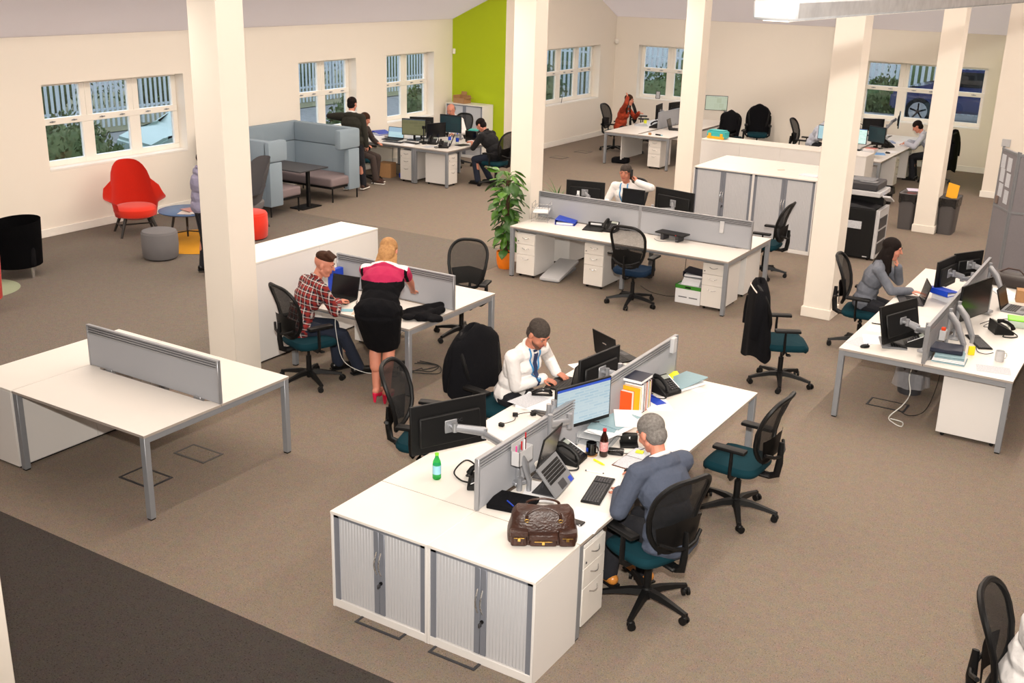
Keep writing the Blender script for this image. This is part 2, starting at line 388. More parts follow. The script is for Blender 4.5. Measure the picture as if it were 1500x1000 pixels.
# ------------------------------------------------------------------ room shell
XL, XF, YG, YB = -10.57, -9.12, 16.5, 21.95
def ridge(x, y): return min(3.03+.47*(x-XL), 3.04+.47*(YB-y), 3.06+.47*(9.5-x))
b = MB(); b.box((-11.0, -9.2, -.2), (9.8, 22.3, 0)); struct(b.obj('floor', M_carpet))
b = MB(); b.box((-10.56, -.45, 0), (-4.0, 9.23, .0025)); struct(b.obj('floor_darker_zone', M_carpet2))  # thin slab in a darker carpet tone over the lounge floor
b = MB(); b.box((-10.56, -9.1, 0), (9.4, -.45, .0025)); struct(b.obj('floor_charcoal_carpet', M_dark))
b = MB()
pts = dict(A=(-10.87, -9.2, 2.889), B=(-10.87, 22.25, 2.889), C=(-.5, 11.88, 7.765), D=(-.5, -9.2, 7.765), E=(9.8, -9.2, 2.92), F=(9.8, 22.25, 2.92))
V = {k: b.bm.verts.new(v) for k, v in pts.items()}
for f in ('ABCD', 'BFC', 'DCFE'): b.bm.faces.new([V[k] for k in f])
bmesh.ops.solidify(b.bm, geom=b.bm.faces[:], thickness=-.12)
struct(b.obj('ceiling', M_ceil, smooth=False))
def wall(name, a0, a1, h, opens, M, thick=.3, m=M_wall):
    """local x along the wall, +y outwards, inner face at y=0"""
    b = MB(); xs = sorted({a0, a1} | {v for o in opens for v in o[:2]})
    for x0, x1 in zip(xs, xs[1:]):
        o = [q for q in opens if q[0] <= x0+1e-6 and q[1] >= x1-1e-6]
        if o:
            b.box((x0, 0, -.2), (x1, thick, o[0][2])); b.box((x0, 0, o[0][3]), (x1, thick, h))
        else: b.box((x0, 0, -.2), (x1, thick, h))
    bmesh.ops.remove_doubles(b.bm, verts=b.bm.verts[:], dist=1e-4)
    return struct(b.obj(name, m, M=M, smooth=False))
WL = Matrix.Translation((XL, 0, 0)) @ Matrix.Rotation(R(90), 4, 'Z')
WF = Matrix.Translation((XF, 0, 0)) @ Matrix.Rotation(R(90), 4, 'Z')
WB = Matrix.Translation((0, YB, 0))
W1 = (5.65, 8.43, 1.03, 2.32); W2 = (11.32, 13.04, .92, 2.34); W3 = (14.05, 15.77, .92, 2.34)
W4 = (18.37, 21.10, 1.02, 2.35); W5 = (-8.44, -6.72, 1.0, 2.35); W6 = (-2.59, .17, .99, 2.32)
wall('wall_left', -9.0, YG+.3, 3.06, [W1, W2, W3], WL)
wall('wall_far_left', YG+.002, YB+.3, 3.06, [W4], WF)
wall('wall_back', XF-.3, 9.8, 3.06, [W5, W6], WB)
b = MB(); b.prism([(XL-.02, -.2), (XF-.0015, -.2), (XF-.0015, 3.73), (XL-.02, 3.05)], 0, .12, M=Matrix.Translation((0, YG+.12, 0)) @ Matrix.Rotation(R(90), 4, 'X'))
struct(b.obj('wall_green', M_green, smooth=False))
b = MB(); b.prism([(YG+.002, 3.061), (YB, 3.061), (20.5, 3.73), (YG+.002, 3.73)], 0, .3, M=WF @ Matrix.Rotation(R(90), 4, 'X') @ Matrix.Translation((0, 0, -.3)))
struct(b.obj('wall_far_left_gable', M_wall, smooth=False))
b = MB(); b.box((.88, 18.93, 0), (9.45, 19.05, 4.3)); struct(b.obj('wall_right_return', M_wall))
b = MB(); b.box((.88, 19.051, 0), (1.0, YB, 3.0)); struct(b.obj('wall_green_return', M_green))
b = MB(); b.box((9.5, -9.2, -.2), (9.8, 22.25, 3.1)); struct(b.obj('wall_right', M_wall))
b = MB(); b.box((-10.87, -9.3, -.2), (9.8, -9.0, 7.7)); struct(b.obj('wall_front', M_wall))
def base(name, lo, hi):
    b = MB(); b.box(lo, hi, .004); struct(b.obj(name, M_trim))
base('baseboard_left', (XL, -8.9, 0.003), (XL+.02, YG-.02, .13))
base('baseboard_green', (XL+.021, YG-.02, 0), (XF+.02, YG, .13))
base('baseboard_far_left', (XF, YG+.001, 0), (XF+.02, YB-.02, .13))
base('baseboard_back', (XF+.021, YB-.02, 0), (.88, YB, .13))
base('baseboard_return', (.86, 18.91, 0), (9.4, 18.93, .13))
# square pillars
for i, (x0, y0, wx, wy, sk) in enumerate([(-4.09, 2.75, .39, .36, 0), (-4.06, 8.70, .35, .35, 1), (-4.06, 14.75, .35, .35, 1), (.50, 8.64, .35, .35, 1), (.50, 14.72, .35, .35, 1)]):
    b = MB(); b.box((x0, y0, 0), (x0+wx, y0+wy, ridge(x0, y0+wy)+.1), .004)
    if sk: b.box((x0-.018, y0-.018, 0), (x0+wx+.018, y0+wy+.018, .13), .005)
    struct(b.obj('pillar', M_trim if 0 else M_wall))
b = MB(); b.box((.75, -3.4, 0), (1.115, -3.0, 7.0), .004); struct(b.obj('pillar', M_wall))
def window(n, W, M, cols):
    a0, a1, z0, z1 = W; root = struct(thing_plain(f'window_{n}', M)); wd = (a1-a0-.20-.22*(cols-1))/cols; zt = z0+(z1-z0)*.54
    b = MB(); y0, y1 = .2, .27
    b.box((a0, y0, z0), (a1, y1, z0+.09), .006); b.box((a0, y0, z1-.05), (a1, y1, z1), .006)
    b.box((a0, y0, z0+.0905), (a0+.1, y1, z1-.0505), .006); b.box((a1-.1, y0, z0+.0905), (a1, y1, z1-.0505), .006)
    b.box((a0+.02, y0-.012, zt-.05), (a1-.02, y1-.002, zt+.05), .006)
    for c in range(cols-1):
        x = a0+.1+wd*(c+1)+.22*c; b.box((x, y0-.002, z0+.02), (x+.22, y1-.003, z1-.02), .006); b.box((x+.095, y0-.01, zt), (x+.125, y1, z1-.03), .004)
    b.obj('window_frame', M_upvc, root)
    b = MB(); b.box((a0+.002, -.004, z0-.03), (a1-.002, .198, z0+.003), .004); b.obj('window_sill', M_trim, root)
    for c in range(cols):
        x = a0+.1+(wd+.22)*c
        b = MB(); b.box((x-.01, .235, z0+.08), (x+wd+.01, .241, zt-.04)); b.obj('glass_pane', M_pane, root)
        b = MB(); b.box((x-.01, .235, zt+.04), (x+wd+.01, .241, z1-.04)); b.obj('glass_pane', M_pane, root)
        for q in (.22, .78):
            b = MB(); b.box((x+wd*q-.05, .165, zt-.008), (x+wd*q+.05, .18, zt+.008), .004); b.box((x+wd*q-.012, .165, zt-.012), (x+wd*q+.012, .19, zt+.012), .003)
            b.obj('window_handle', M_rail, root)
def thing_plain(name, M):
    o = bpy.data.objects.new(name, None); COL.objects.link(o); o.matrix_world = M; o.empty_display_size = .1; return o
window(1, W1, WL, 3); window(2, W2, WL, 2); window(3, W3, WL, 2); window(4, W4, WF, 3); window(5, W5, WB, 2); window(6, W6, WB, 3)

# hanging lamp trunking (two rows reach into or above the picture, three are added fill)
for i, (lx, y0, y1) in enumerate(LAMPS):
    z = (3.9, 4.0)[i] if i < 2 else (4.2 if i == 2 else 4.65 if i == 3 else 6.65)
    lab = ['long hanging lamp trunking over the second pillar row, out of frame above', 'long galvanised lamp trunking hanging across the top right corner', 'added fill lamp trunking near the left windows, above the frame', 'added fill lamp trunking on the camera side, out of view', 'added unseen fill lamp trunking high under the roof ridge'][i]
    t = thing('hanging_lamp_or_fill', lab, 'lamp', (lx, y0, z))
    b = MB(); b.box((-.105, 0, .0), (.105, y1-y0, .09), .012); b.obj('trunking', M_galv, t)
    b = MB(); b.box((-.06, .02, -.005), (.06, y1-y0-.02, .0), .002); b.obj('lamp_diffuser', mat('lamp_diffuser', (255, 244, 226), .6, emit=1.2), t)
    b = MB()
    for k in range(int((y1-y0)/3)+1):
        yy = y0+.2+k*3; b.cyl((0, yy-y0, .08), (0, yy-y0, ridge(lx, yy)-z+.02), .003, n=6)
    b.obj('suspension_wires', M_rail, t)

# ------------------------------------------------------------------ outside the windows
b = MB(); b.box((-60, -20, -.5), (-10.9, 60, -.35)); b.box((-10.9, 22.4, -.5), (40, 60, -.35)); struct(b.obj('ground_outside', M_gravel))
def palisade(name, label, p0, p1, z0):
    d = Vector(p1)-Vector(p0); L = d.length; a = math.degrees(math.atan2(d.y, d.x))
    t = thing(name, label, 'fence', (p0[0], p0[1], z0), a); n = int(L/.17)
    b = MB()
    for i in range(n): b.box((i*.17, -.01, 0), (i*.17+.085, .01, 2.4), .004)
    o = b.obj('pale', M_fence, t); o['kind'] = 'stuff'
    b = MB()
    for zz in (.45, 1.9): b.box((0, .012, zz), (L, .05, zz+.06))
    b.obj('rail', M_fence, t)
    for i in range(int(L/2.7)+1):
        b = MB(); b.box((i*2.7, .05, 0), (i*2.7+.08, .12, 2.5)); b.obj('post', M_fence, t)
palisade('palisade_fence', 'pale steel palisade fence outside the left windows', (-21, 0), (-21, 44), -.25)
palisade('palisade_fence', 'pale steel palisade fence outside the back left window', (-16, 27.5), (-4.5, 27.5), -.3)
palisade('palisade_fence', 'pale steel palisade fence on the raised yard behind the blue car', (-4.3, 27.5), (4, 27.5), .65)
b = MB(); b.surf(lambda u, v: Vector((-21.5+1.0*math.sin(v*PI)-3*u*0-6*u, -2+50*v, -.34+.25*min(1, u*3+.05))), 6, 20); struct(b.obj('ground_bank', mat('grass_bank', (132, 122, 102), .95, rgb2=(116, 118, 84), vs=2)))
def bush(label, loc, r, n, seed):
    random.seed(seed); t = thing('bush', label, 'bush', loc); b = MB()
    for i in range(n):
        a = random.uniform(0, 2*PI); e = math.acos(random.uniform(0, 1)); rr = random.uniform(.75, 1.05)
        p = Vector((r[0]*math.sin(e)*math.cos(a), r[1]*math.sin(e)*math.sin(a), r[2]*math.cos(e)))*rr
        q = Euler((random.uniform(0, 6), random.uniform(0, 6), random.uniform(0, 6))).to_matrix(); s = .07
        vs = [b.bm.verts.new(p+q @ Vector(v)*s) for v in ((-1, 0, 0), (0, -.5, .1), (1, 0, 0), (0, .5, .1))]; b.bm.faces.new(vs)
    b.ell((0, 0, r[2]*.35), (r[0]*.78, r[1]*.78, r[2]*.5), sub=3)
    o = b.obj('foliage', M_bush, t, smooth=False); o['kind'] = 'stuff'
    b = MB(); b.cyl((0, 0, 0), (0, 0, r[2]*.5), .06); b.obj('stem', M_moss, t)
bush('dark leafy bush close outside the lounge window', (-12.7, 6.6, -.35), (.6, .8, 1.5), 1500, 1)
bush('spreading bush outside the right panes of the lounge window', (-14.6, 9.0, -.35), (1.0, 1.1, 1.55), 1800, 2)
bush('low bush outside the left panes of the lounge window', (-12.4, 8.5, -.35), (.6, .8, 1.2), 1200, 3)
bush('round bush outside the window behind the standing man', (-13.2, 16.0, -.35), (.7, .8, 1.55), 1300, 4)
bush('small bush outside the window beside the lime wall', (-14.6, 20.6, -.35), (.5, .6, 1.3), 900, 5)
bush('trimmed hedge outside the far left window', (-13.6, 25.0, -.35), (1.4, 1.0, 1.9), 2000, 6)
bush('hedge below the fence outside the back left window', (-9.6, 26.3, -.35), (1.9, .7, 1.7), 2200, 7)
for i, (x, y, r1, r2) in enumerate([(-14.5, 29.5, 3, 1.2), (-8, 29.6, 3.6, 1.2), (-1, 29.5, 3.6, 1.2), (-23.5, 12, 1.4, 5), (-23.5, 22, 1.4, 5.5), (-23.5, 33, 1.4, 5.5)]):
    bush(['dark trees behind the back fence, at its left end', 'dark trees behind the middle of the back fence', 'dark trees behind the right end of the back fence', 'trees behind the left fence, seen through the lounge window', 'trees behind the left fence, seen through the middle window', 'trees behind the far end of the left fence'][i], (x, y, -.35), (r1, r2, 3.4), 2600, 20+i)
bush('scrub by the fence outside the wide back window', (-3.2, 26.8, .65), (.9, .5, .9), 1500, 8)
def car(label, loc, rz, m):
    t = thing('car', label, 'car', loc, rz)
    prof = [(-2.1, .35), (-2.1, .75), (-1.7, .92), (-1.1, .98), (-.55, 1.42), (.75, 1.45), (1.5, 1.0), (2.05, .85), (2.1, .35)]
    b = MB(); b.prism(prof, -.85, .85, M=Matrix.Rotation(R(90), 4, 'X')); bmesh.ops.bevel(b.bm, geom=b.bm.edges[:], offset=.06, segments=2, affect='EDGES'); b.obj('body', m, t)
    b = MB(); b.prism([(-.95, 1.0), (-.5, 1.36), (.68, 1.38), (1.25, 1.02)], -.87, .87, M=Matrix.Rotation(R(90), 4, 'X')); b.obj('side_windows', M_blackg, t)
    for x in (-1.35, 1.35):
        for y in (-.8, .8):
            b = MB(); b.cyl((x, y-.1, .33), (x, y+.1, .33), .33, n=24); wb = b.obj('wheel', M_black, t)
            b = MB(); s = 1 if y > 0 else -1
            b.lathe([(.2, 0), (.23, 0), (.23, .02), (.2, .02)], n=20, M=Matrix.Translation((x, y+s*.1, .33)) @ Matrix.Rotation(R(-90*s), 4, 'X'))
            for k in range(5):
                a = k*2*PI/5; b.box((-.02, 0, -.005), (.02, .21, .015), M=Matrix.Translation((x, y+s*.105, .33)) @ Matrix.Rotation(R(-90*s), 4, 'X') @ Matrix.Rotation(a, 4, 'Z'))
            b.obj('alloy_rim', M_rail, wb)
    return t
b = MB(); b.box((-4.4, 23.7, -.36), (9, 32, .65)); struct(b.obj('ground_terrace', M_gravel))
car('dark blue car parked outside the wide back window', (-.4, 25.4, .65), 0, M_car)
car('silver car parked outside the window behind the standing man', (-14.6, 13.0, -.35), 75, mat('silver_car_paint', (150, 168, 160), .3, .4))

# ------------------------------------------------------------------ office furniture builders
def rect(x0, y0, x1, y1): return [(x0, y0), (x1, y0), (x1, y1), (x0, y1)]
def worktop(parent, x0, x1, y0, y1, spine=None, h=.73, label=None):
    """white board; spine=+1/-1 says which long side has the shallow cable notch"""
    b = MB(); n0, n1, d = x0+.17, x1-.17, .035
    if spine == 1: poly = [(x0, y0), (x1, y0), (x1, y1), (n1+.05, y1), (n1, y1-d), (n0, y1-d), (n0-.05, y1), (x0, y1)]
    elif spine == -1: poly = [(x0, y0), (n0-.05, y0), (n0, y0+d), (n1, y0+d), (n1+.05, y0), (x1, y0), (x1, y1), (x0, y1)]
    else: poly = rect(x0, y0, x1, y1)
    b.prism(poly, h-.022, h-.002); b.prism([(a+(.0008 if a < (x0+x1)/2 else -.0008), c+(.0008 if c < (y0+y1)/2 else -.0008)) for a, c in poly], h-.002, h, m=1)
    return b.obj('worktop', [M_edge, M_white], parent, label, smooth=False)
def bench(label, loc, rz, L, mods, screens=True, D=1.6, rows=2, skip_leg=(), group=None, sy=None, mfab=M_fab):
    """local x along the bench (0..L), y across (0..D)"""
    t = thing('desk_bench', label, 'desk', loc, rz, group); w = L/mods; mid = D/2 if rows == 2 else D
    for k in range(mods):
        if rows == 2:
            worktop(t, k*w+.001, (k+1)*w-.001, 0, mid-.003, 1); worktop(t, k*w+.001, (k+1)*w-.001, mid+.003, D, -1)
        else: worktop(t, k*w+.001, (k+1)*w-.001, 0, D)
    for k in range(mods+1):
        end = k in (0, mods); x = min(max(k*w, .03), L-.03)
        ys = [(.03, 'a'), (D-.03, 'b')] if end else [(.34, 'a'), (D-.34, 'b')]
        for y, q in ys:
            if (k, q) in skip_leg: continue
            b = MB(); b.box((x-.027, y-.027, 0.012), (x+.027, y+.027, .707), .003); b.box((x-.022, y-.022, 0), (x+.022, y+.022, .012), m=1); b.obj('leg', [M_silver, M_black], t)
        b = MB(); b.box((x-.022, ys[0][0]+.0, .655), (x+.022, ys[1][0]-.0, .706), .003); b.obj('cross_beam', M_silver, t)
    for y in ((.1, D-.1) if rows == 2 else (.06, D-.06)):
        b = MB(); b.box((.05, y-.02, .66), (L-.05, y+.02, .705)); b.obj('long_beam', M_silver, t)
    if rows == 2:
        b = MB()
        for k in range(mods):
            for i in range(13): b.cyl((k*w+.2, mid-.12+i*.02, .60), ((k+1)*w-.2, mid-.12+i*.02, .60), .0025, n=4)
            for i in range(int(w/.12)-2): b.tube([(k*w+.25+i*.12, mid-.14, .68), (k*w+.25+i*.12, mid-.12, .597), (k*w+.25+i*.12, mid+.12, .597), (k*w+.25+i*.12, mid+.14, .68)], .0025, n=4)
        b.obj('cable_tray', M_chrome, t)
    if screens:
        for k in range(mods): divider(t, k*w+.012, (k+1)*w-.012, mid, mfab)
    return t
def divider(t, x0, x1, y, mf=M_fab, z0=.735, z1=1.11, rails=True):
    b = MB(); b.box((x0, y-.014, z0), (x1, y+.014, z1-.08 if rails else z1-.012), .003); f = b.obj('divider_screen', mf, t)
    b = MB(); b.box((x0-.012, y-.018, z0-.005), (x0+.008, y+.018, z1), .003); b.box((x1-.008, y-.018, z0-.005), (x1+.012, y+.018, z1), .003); b.box((x0, y-.017, z1-.016), (x1, y+.017, z1+.001), .003)
    b.obj('screen_frame', M_rail, f)
    if rails:
        for i in range(3):
            b = MB(); zz = z1-.08+i*.0215; b.box((x0, y-.017, zz), (x1, y+.017, zz+.014), .002); b.box((x0, y-.009, zz+.014), (x1, y+.009, zz+.0215), m=1); b.obj('tool_rail', [M_rail, M_dgrey], f)
    for x in (x0+.25, x1-.25):
        b = MB(); b.box((x-.04, y-.026, .70), (x+.04, y+.026, z0+.012), .004); b.obj('screen_clamp', M_rail, f)
def handle_arc(parent, c, wdt, M=None):
    pts = [Vector((c[0]+wdt*(q/6-.5), c[1]-.022*math.sin(q*PI/6)-.001, c[2]-.012*math.sin(q*PI/6))) for q in range(7)]
    b = MB(); b.tube([M @ p for p in pts] if M else pts, .0045, n=6); return b.obj('handle', M_chrome, parent)
def pedestal(label, loc, rz, group='mobile drawer pedestals', w=.30, d=.57, h=.60, m=M_white2):
    """front faces local -y"""
    t = thing('drawer_pedestal', label, 'drawer unit', loc, rz, group)
    b = MB(); b.box((-w/2, -d/2+.02, .04), (w/2, d/2, .04+h), .003); b.obj('carcass', m, t)
    z = .045
    for k, hh in enumerate((h*.48, h*.25, h*.25)):
        b = MB(); b.box((-w/2+.002, -d/2, z), (w/2-.002, -d/2+.02, z+hh-.004), .002); f = b.obj('drawer', M_white, t)
        handle_arc(f, (0, -d/2, z+hh-.055), .11); z += hh
    b = MB(); b.cyl((-w/2+.03, -d/2-.004, h-.06-.02), (-w/2+.03, -d/2+.01, h-.06-.02), .008, n=10); b.obj('lock', M_dgrey, t)
    for x in (-w/2+.04, w/2-.04):
        for y in (-d/2+.06, d/2-.06):
            b = MB(); b.cyl((x-.012, y, .02), (x+.012, y, .02), .02, n=12); b.box((x-.01, y-.01, .02), (x+.01, y+.01, .042)); b.obj('caster', M_black, t)
    return t
def tambour(label, loc, rz, w, h, d, name='tambour_cabinet', plain_top=True, group=None, locks=True):
    """front faces local -y, left front corner at origin"""
    t = thing(name, label, 'cabinet', loc, rz, group)
    b = MB(); b.box((0, .0, 0), (.018, d, h-.02), .002); b.box((w-.018, .0, 0), (w, d, h-.02), .002); b.box((.018, d-.018, .0), (w-.018, d, h-.02), .002); b.box((.018, .005, .0), (w-.018, d-.02, .06), .002)
    b.obj('carcass', M_white2, t)
    if plain_top:
        b = MB(); b.box((-.001, -.003, h-.02), (w+.001, d, h), .002); b.obj('top_panel', M_white, t)
    b = MB(); b.box((.018, .012, .06), (.06, .02, h-.02)); b.box((w-.06, .012, .06), (w-.018, .02, h-.02)); b.box((.018, .012, h-.045), (w-.018, .02, h-.02)); b.obj('track', M_tamb2, t)
    for sx in (0, 1):
        x0, x1 = (.055, w/2-.045) if sx == 0 else (w/2+.045, w-.055); n = 12 if w < .9 else 15
        b = MB(); s = (x1-x0)/n
        for i in range(n):
            b.box((x0+i*s+.0003, .018, .065), (x0+(i+1)*s-.0003, .028, h-.045), .0014)
        b.obj('tambour_shutter', M_tamb, t)
        e0, e1 = (w/2-.045, w/2-.001) if sx == 0 else (w/2+.001, w/2+.045)
        b = MB(); b.box((e0, .012, .065), (e1, .03, h-.045), .003); f = b.obj('lead_slat', M_tamb2, t)
        xc = w/2+(-.018 if sx == 0 else .018); zc = h*.62
        b = MB(); b.tube([(xc, .012-.028*math.sin(q*PI/8), zc-.085+.17*q/8) for q in range(9)], .006, n=8); b.obj('handle', M_chrome, f)
    if locks:
        b = MB(); b.cyl((w/2+.018, .0, h*.62-.14), (w/2+.018, .014, h*.62-.14), .012, n=12); k = b.obj('lock', M_black, t)
        b = MB(); b.box((w/2+.012, -.03, h*.62-.165), (w/2+.024, 0, h*.62-.135), .003); b.obj('key', M_dgrey, k)
    return t
def cupboard(label, loc, rz, w, d, h, panels, name='storage_cabinet'):
    """plain white unit, back panels face local -y"""
    t = thing(name, label, 'cabinet', loc, rz)
    b = MB(); b.box((0, .012, .02), (w, d, h-.022), .002); b.box((.02, .03, 0), (w-.02, d-.02, .02), m=1); b.obj('carcass', [M_white2, M_black], t)
    b = MB(); b.box((-.002, -.002, h-.022), (w+.002, d+.002, h), .003); b.obj('top_panel', M_white, t)
    s = w/panels
    for k in range(panels):
        b = MB(); b.box((k*s+.0015, 0, .03), ((k+1)*s-.0015, .012, h-.024), .002); b.obj('back_panel', M_white2, t)
    return t

# ------------------------------------------------------------------ task chair
def back_pt(a, r=1.0):
    """a: angle round the backrest outline; r: 0 centre .. 1 rim -> local point"""
    c, s = math.cos(a), math.sin(a)
    ex = .55; cx = math.copysign(abs(c)**ex, c); sy = math.copysign(abs(s)**ex, s)
    v = .5+.5*sy*r; wv = .165+.075*math.sin(min(1, max(0, v)*1.05)*PI*.62)-.02*max(0, v-.8)*5*.6
    x = cx*r*wv; z = .55+.56*v
    y = -.245-.075*v-.035*math.sin(v*PI*1.2)*0+.06*(x/.24)**2+.035*math.cos((v-.3)*PI*1.3)
    return Vector((x, y, z))
def task_chair(label, loc, rz, group=None, seatm=M_teal, net=M_net):
    t = thing('task_chair', label, 'chair', loc, rz, group)
    b = MB(); b.lathe([(.045, .085), (.05, .13), (.03, .15), (.0305, .155)], n=16)
    for k in range(5):
        a = R(-80+72*k); M = Matrix.Rotation(a, 4, 'Z')
        pr_ = [(.03, .14, .034, .045), (.12, .135, .028, .04), (.24, .11, .022, .03), (.34, .085, .02, .022)]
        rings = [[b.bm.verts.new(M @ Vector(p)) for p in ((x, -hw, z-hh), (x, hw, z-hh), (x, hw*.7, z), (x, -hw*.7, z))] for x, z, hw, hh in pr_]
        for A, B in zip(rings, rings[1:]):
            for i in range(4): b.bm.faces.new((A[i], A[(i+1) % 4], B[(i+1) % 4], B[i]))
        b.bm.faces.new(rings[0][::-1]); b.bm.faces.new(rings[-1])
    st = b.obj('star_base', M_black, t)
    for k in range(5):
        a = R(-80+72*k); M = Matrix.Rotation(a, 4, 'Z') @ Matrix.Translation((.335, 0, 0)) @ Matrix.Rotation(k*1.3, 4, 'Z')
        b = MB()
        for y in (-.018, .018): b.cyl(M @ Vector((-.012, y-.009, .029)), M @ Vector((-.012, y+.009, .029)), .029, n=14)
        b.box((-.03, -.02, .035), (.012, .02, .066), .008, M=M); b.cyl(M @ Vector((0, 0, .05)), M @ Vector((0, 0, .09)), .008, n=8)
        b.obj('caster', M_black, st)
    b = MB(); b.cyl((0, 0, .06), (0, 0, .30), .028, n=14); b.cyl((0, 0, .28), (0, 0, .42), .016, n=12); b.obj('gas_column', M_black, t)
    b = MB(); b.box((-.1, -.14, .385), (.1, .12, .43), .015); b.cyl((.08, .0, .405), (.24, .02, .40), .009, n=8); b.cyl((-.08, -.03, .405), (-.24, -.02, .40), .009, n=8); b.box((.2, .0, .39), (.26, .05, .408), .008)
    b.box((-.045, -.27, .40), (.045, -.1, .43), .01); b.obj('mechanism', M_black, t)
    def seat(u, v):
        a = 2*PI*u; c, s = math.cos(a), math.sin(a); ex = .45
        x = math.copysign(abs(c)**ex, c)*.245; y = math.copysign(abs(s)**ex, s)*.235
        lv = [(0, .43), (.93, .43), (1.0, .455), (1.0, .478), (.93, .503), (.6, .510), (0, .506)][int(round(v*6))]
        return Vector((x*lv[0], .02+y*lv[0], lv[1]-(.02 if (y*lv[0] > .19) else 0)))
    b = MB(); b.surf(seat, 28, 6, closeu=True); bmesh.ops.remove_doubles(b.bm, verts=b.bm.verts[:], dist=1e-4); b.obj('seat', seatm, t)
    N = 40
    b = MB(); b.tube([back_pt(2*PI*i/N) for i in range(N)], .019, n=8, closed=True, flat=1.0, up=(0, 1, 0)); fr = b.obj('backrest_frame', M_black, t)
    b = MB(); b.surf(lambda u, v: back_pt(2*PI*u, v*.98), N, 6, closeu=True); bmesh.ops.remove_doubles(b.bm, verts=b.bm.verts[:], dist=1e-4); b.obj('back_net', net, t)
    def lum(u, v):
        x = (u-.5)*2*(.17+.04*v); z = .57+.20*v+.03*(1-abs(u-.5)*2)
        return Vector((x, -.275-.02*v+.05*(x/.22)**2, z))
    b = MB(); b.surf(lum, 12, 6, thick=.012); b.obj('lumbar_support', M_black, t)
    b = MB(); b.tube([(0, -.24, .41), (0, -.31, .44), (0, -.325, .55), (0, -.325, .72)], [.03, .032, .03, .02], n=10, flat=.55, up=(1, 0, 0)); b.tube([(-.19, -.27, .66), (-.1, -.315, .62), (0, -.33, .60), (.1, -.315, .62), (.19, -.27, .66)], .014, n=8); b.obj('back_spine', M_black, t)
    for s in (-1, 1):
        b = MB(); b.box((s*.12-.03, -.03, .405), (s*.12+.03, .03, .42)); b.tube([(s*.14, -.03, .415), (s*.24, -.03, .415), (s*.285, -.03, .45), (s*.29, -.035, .55), (s*.29, -.035, .665)], [.022, .022, .022, .024, .02], n=8, flat=.6, up=(0, 1, 0))
        a = b.obj('armrest', M_black, t)
        b = MB(); b.box((s*.285-.042, -.15, .665), (s*.285+.042, .12, .697), .014, seg=2); b.obj('arm_pad', M_black, a)
    return t
CHAIR = [None]
def chair(label, x, y, rz, z=0, group=None, seatm=None, thin=False):
    if CHAIR[0] is None: CHAIR[0] = c = task_chair(label, (x, y, z), rz, group or 'black mesh task chairs')
    else: c = dup(CHAIR[0], (x, y, z), rz, label, group or 'black mesh task chairs')
    if seatm: swap(c, ('seat',), seatm)
    if thin: swap(c, ('back_net',), M_net2)
    return c

# ------------------------------------------------------------------ desk equipment
def monitor(label, loc, rz, w=.53, h=.32, scr=None, arm=None, tilt=0, name='monitor', logo=None, chin=.012, stand=False, zc=None, body=M_black):
    """loc = centre of the panel; the screen faces local +y; arm = clamp point on the desk in local coordinates"""
    t = thing(name, label, 'monitor', loc, rz)
    M = Matrix.Rotation(R(-tilt), 4, 'X')
    b = MB(); b.box((-w/2, -.018, -h/2), (w/2, .006, h/2), .004, M=M); b.box((-w/2+.06, -.04, -h/2+.05), (w/2-.06, -.016, h/2-.09), .012, M=M); p = b.obj('panel', body, t)
    b = MB(); b.box((-w/2+.012, .0055, -h/2+chin), (w/2-.012, .0078, h/2-.012), M=M); b.obj('display', scr or S_off, p)
    if logo: text('lettering', logo, .035, M_dgrey, p, M @ Matrix.Translation((.06, -.0405, .03)) @ Matrix.Rotation(R(90), 4, 'X'))
    if arm is not None:
        a = Vector(arm); top = Vector((a.x, a.y, max(a.z+.26, 0.02))); elbow = Vector((a.x*.45+.1, -.16, -.06)); k = MB()
        k.cyl(a, (a.x, a.y, a.z+.30), .02, n=12); k.box((a.x-.05, a.y-.05, a.z-.0), (a.x+.05, a.y+.05, a.z+.03), .006)
        k.tube([(a.x, a.y, a.z+.22), elbow], [.024, .021], n=10, flat=1.3); k.cyl(elbow+Vector((0, 0, -.03)), elbow+Vector((0, 0, .045)), .024, n=12)
        k.tube([elbow+Vector((0, 0, .02)), (0.02, -.085, .0)], [.026, .022], n=10, flat=1.4); k.cyl((0.01, -.085, -.03), (0.01, -.085, .04), .02, n=12); k.cyl((0, -.085, 0), (0, -.035, 0), .016, n=10); k.box((-.05, -.046, -.05), (.05, -.036, .05), .004)
        k.obj('monitor_arm', M_rail, t)
    if stand:
        z0 = zc; k = MB(); k.box((-.025, -.05, z0+.01), (.025, -.03, -h/2+.12), .006); k.box((-.13, -.1, z0), (.13, .1, z0+.014), .006); k.obj('stand', M_black, t)
    return t
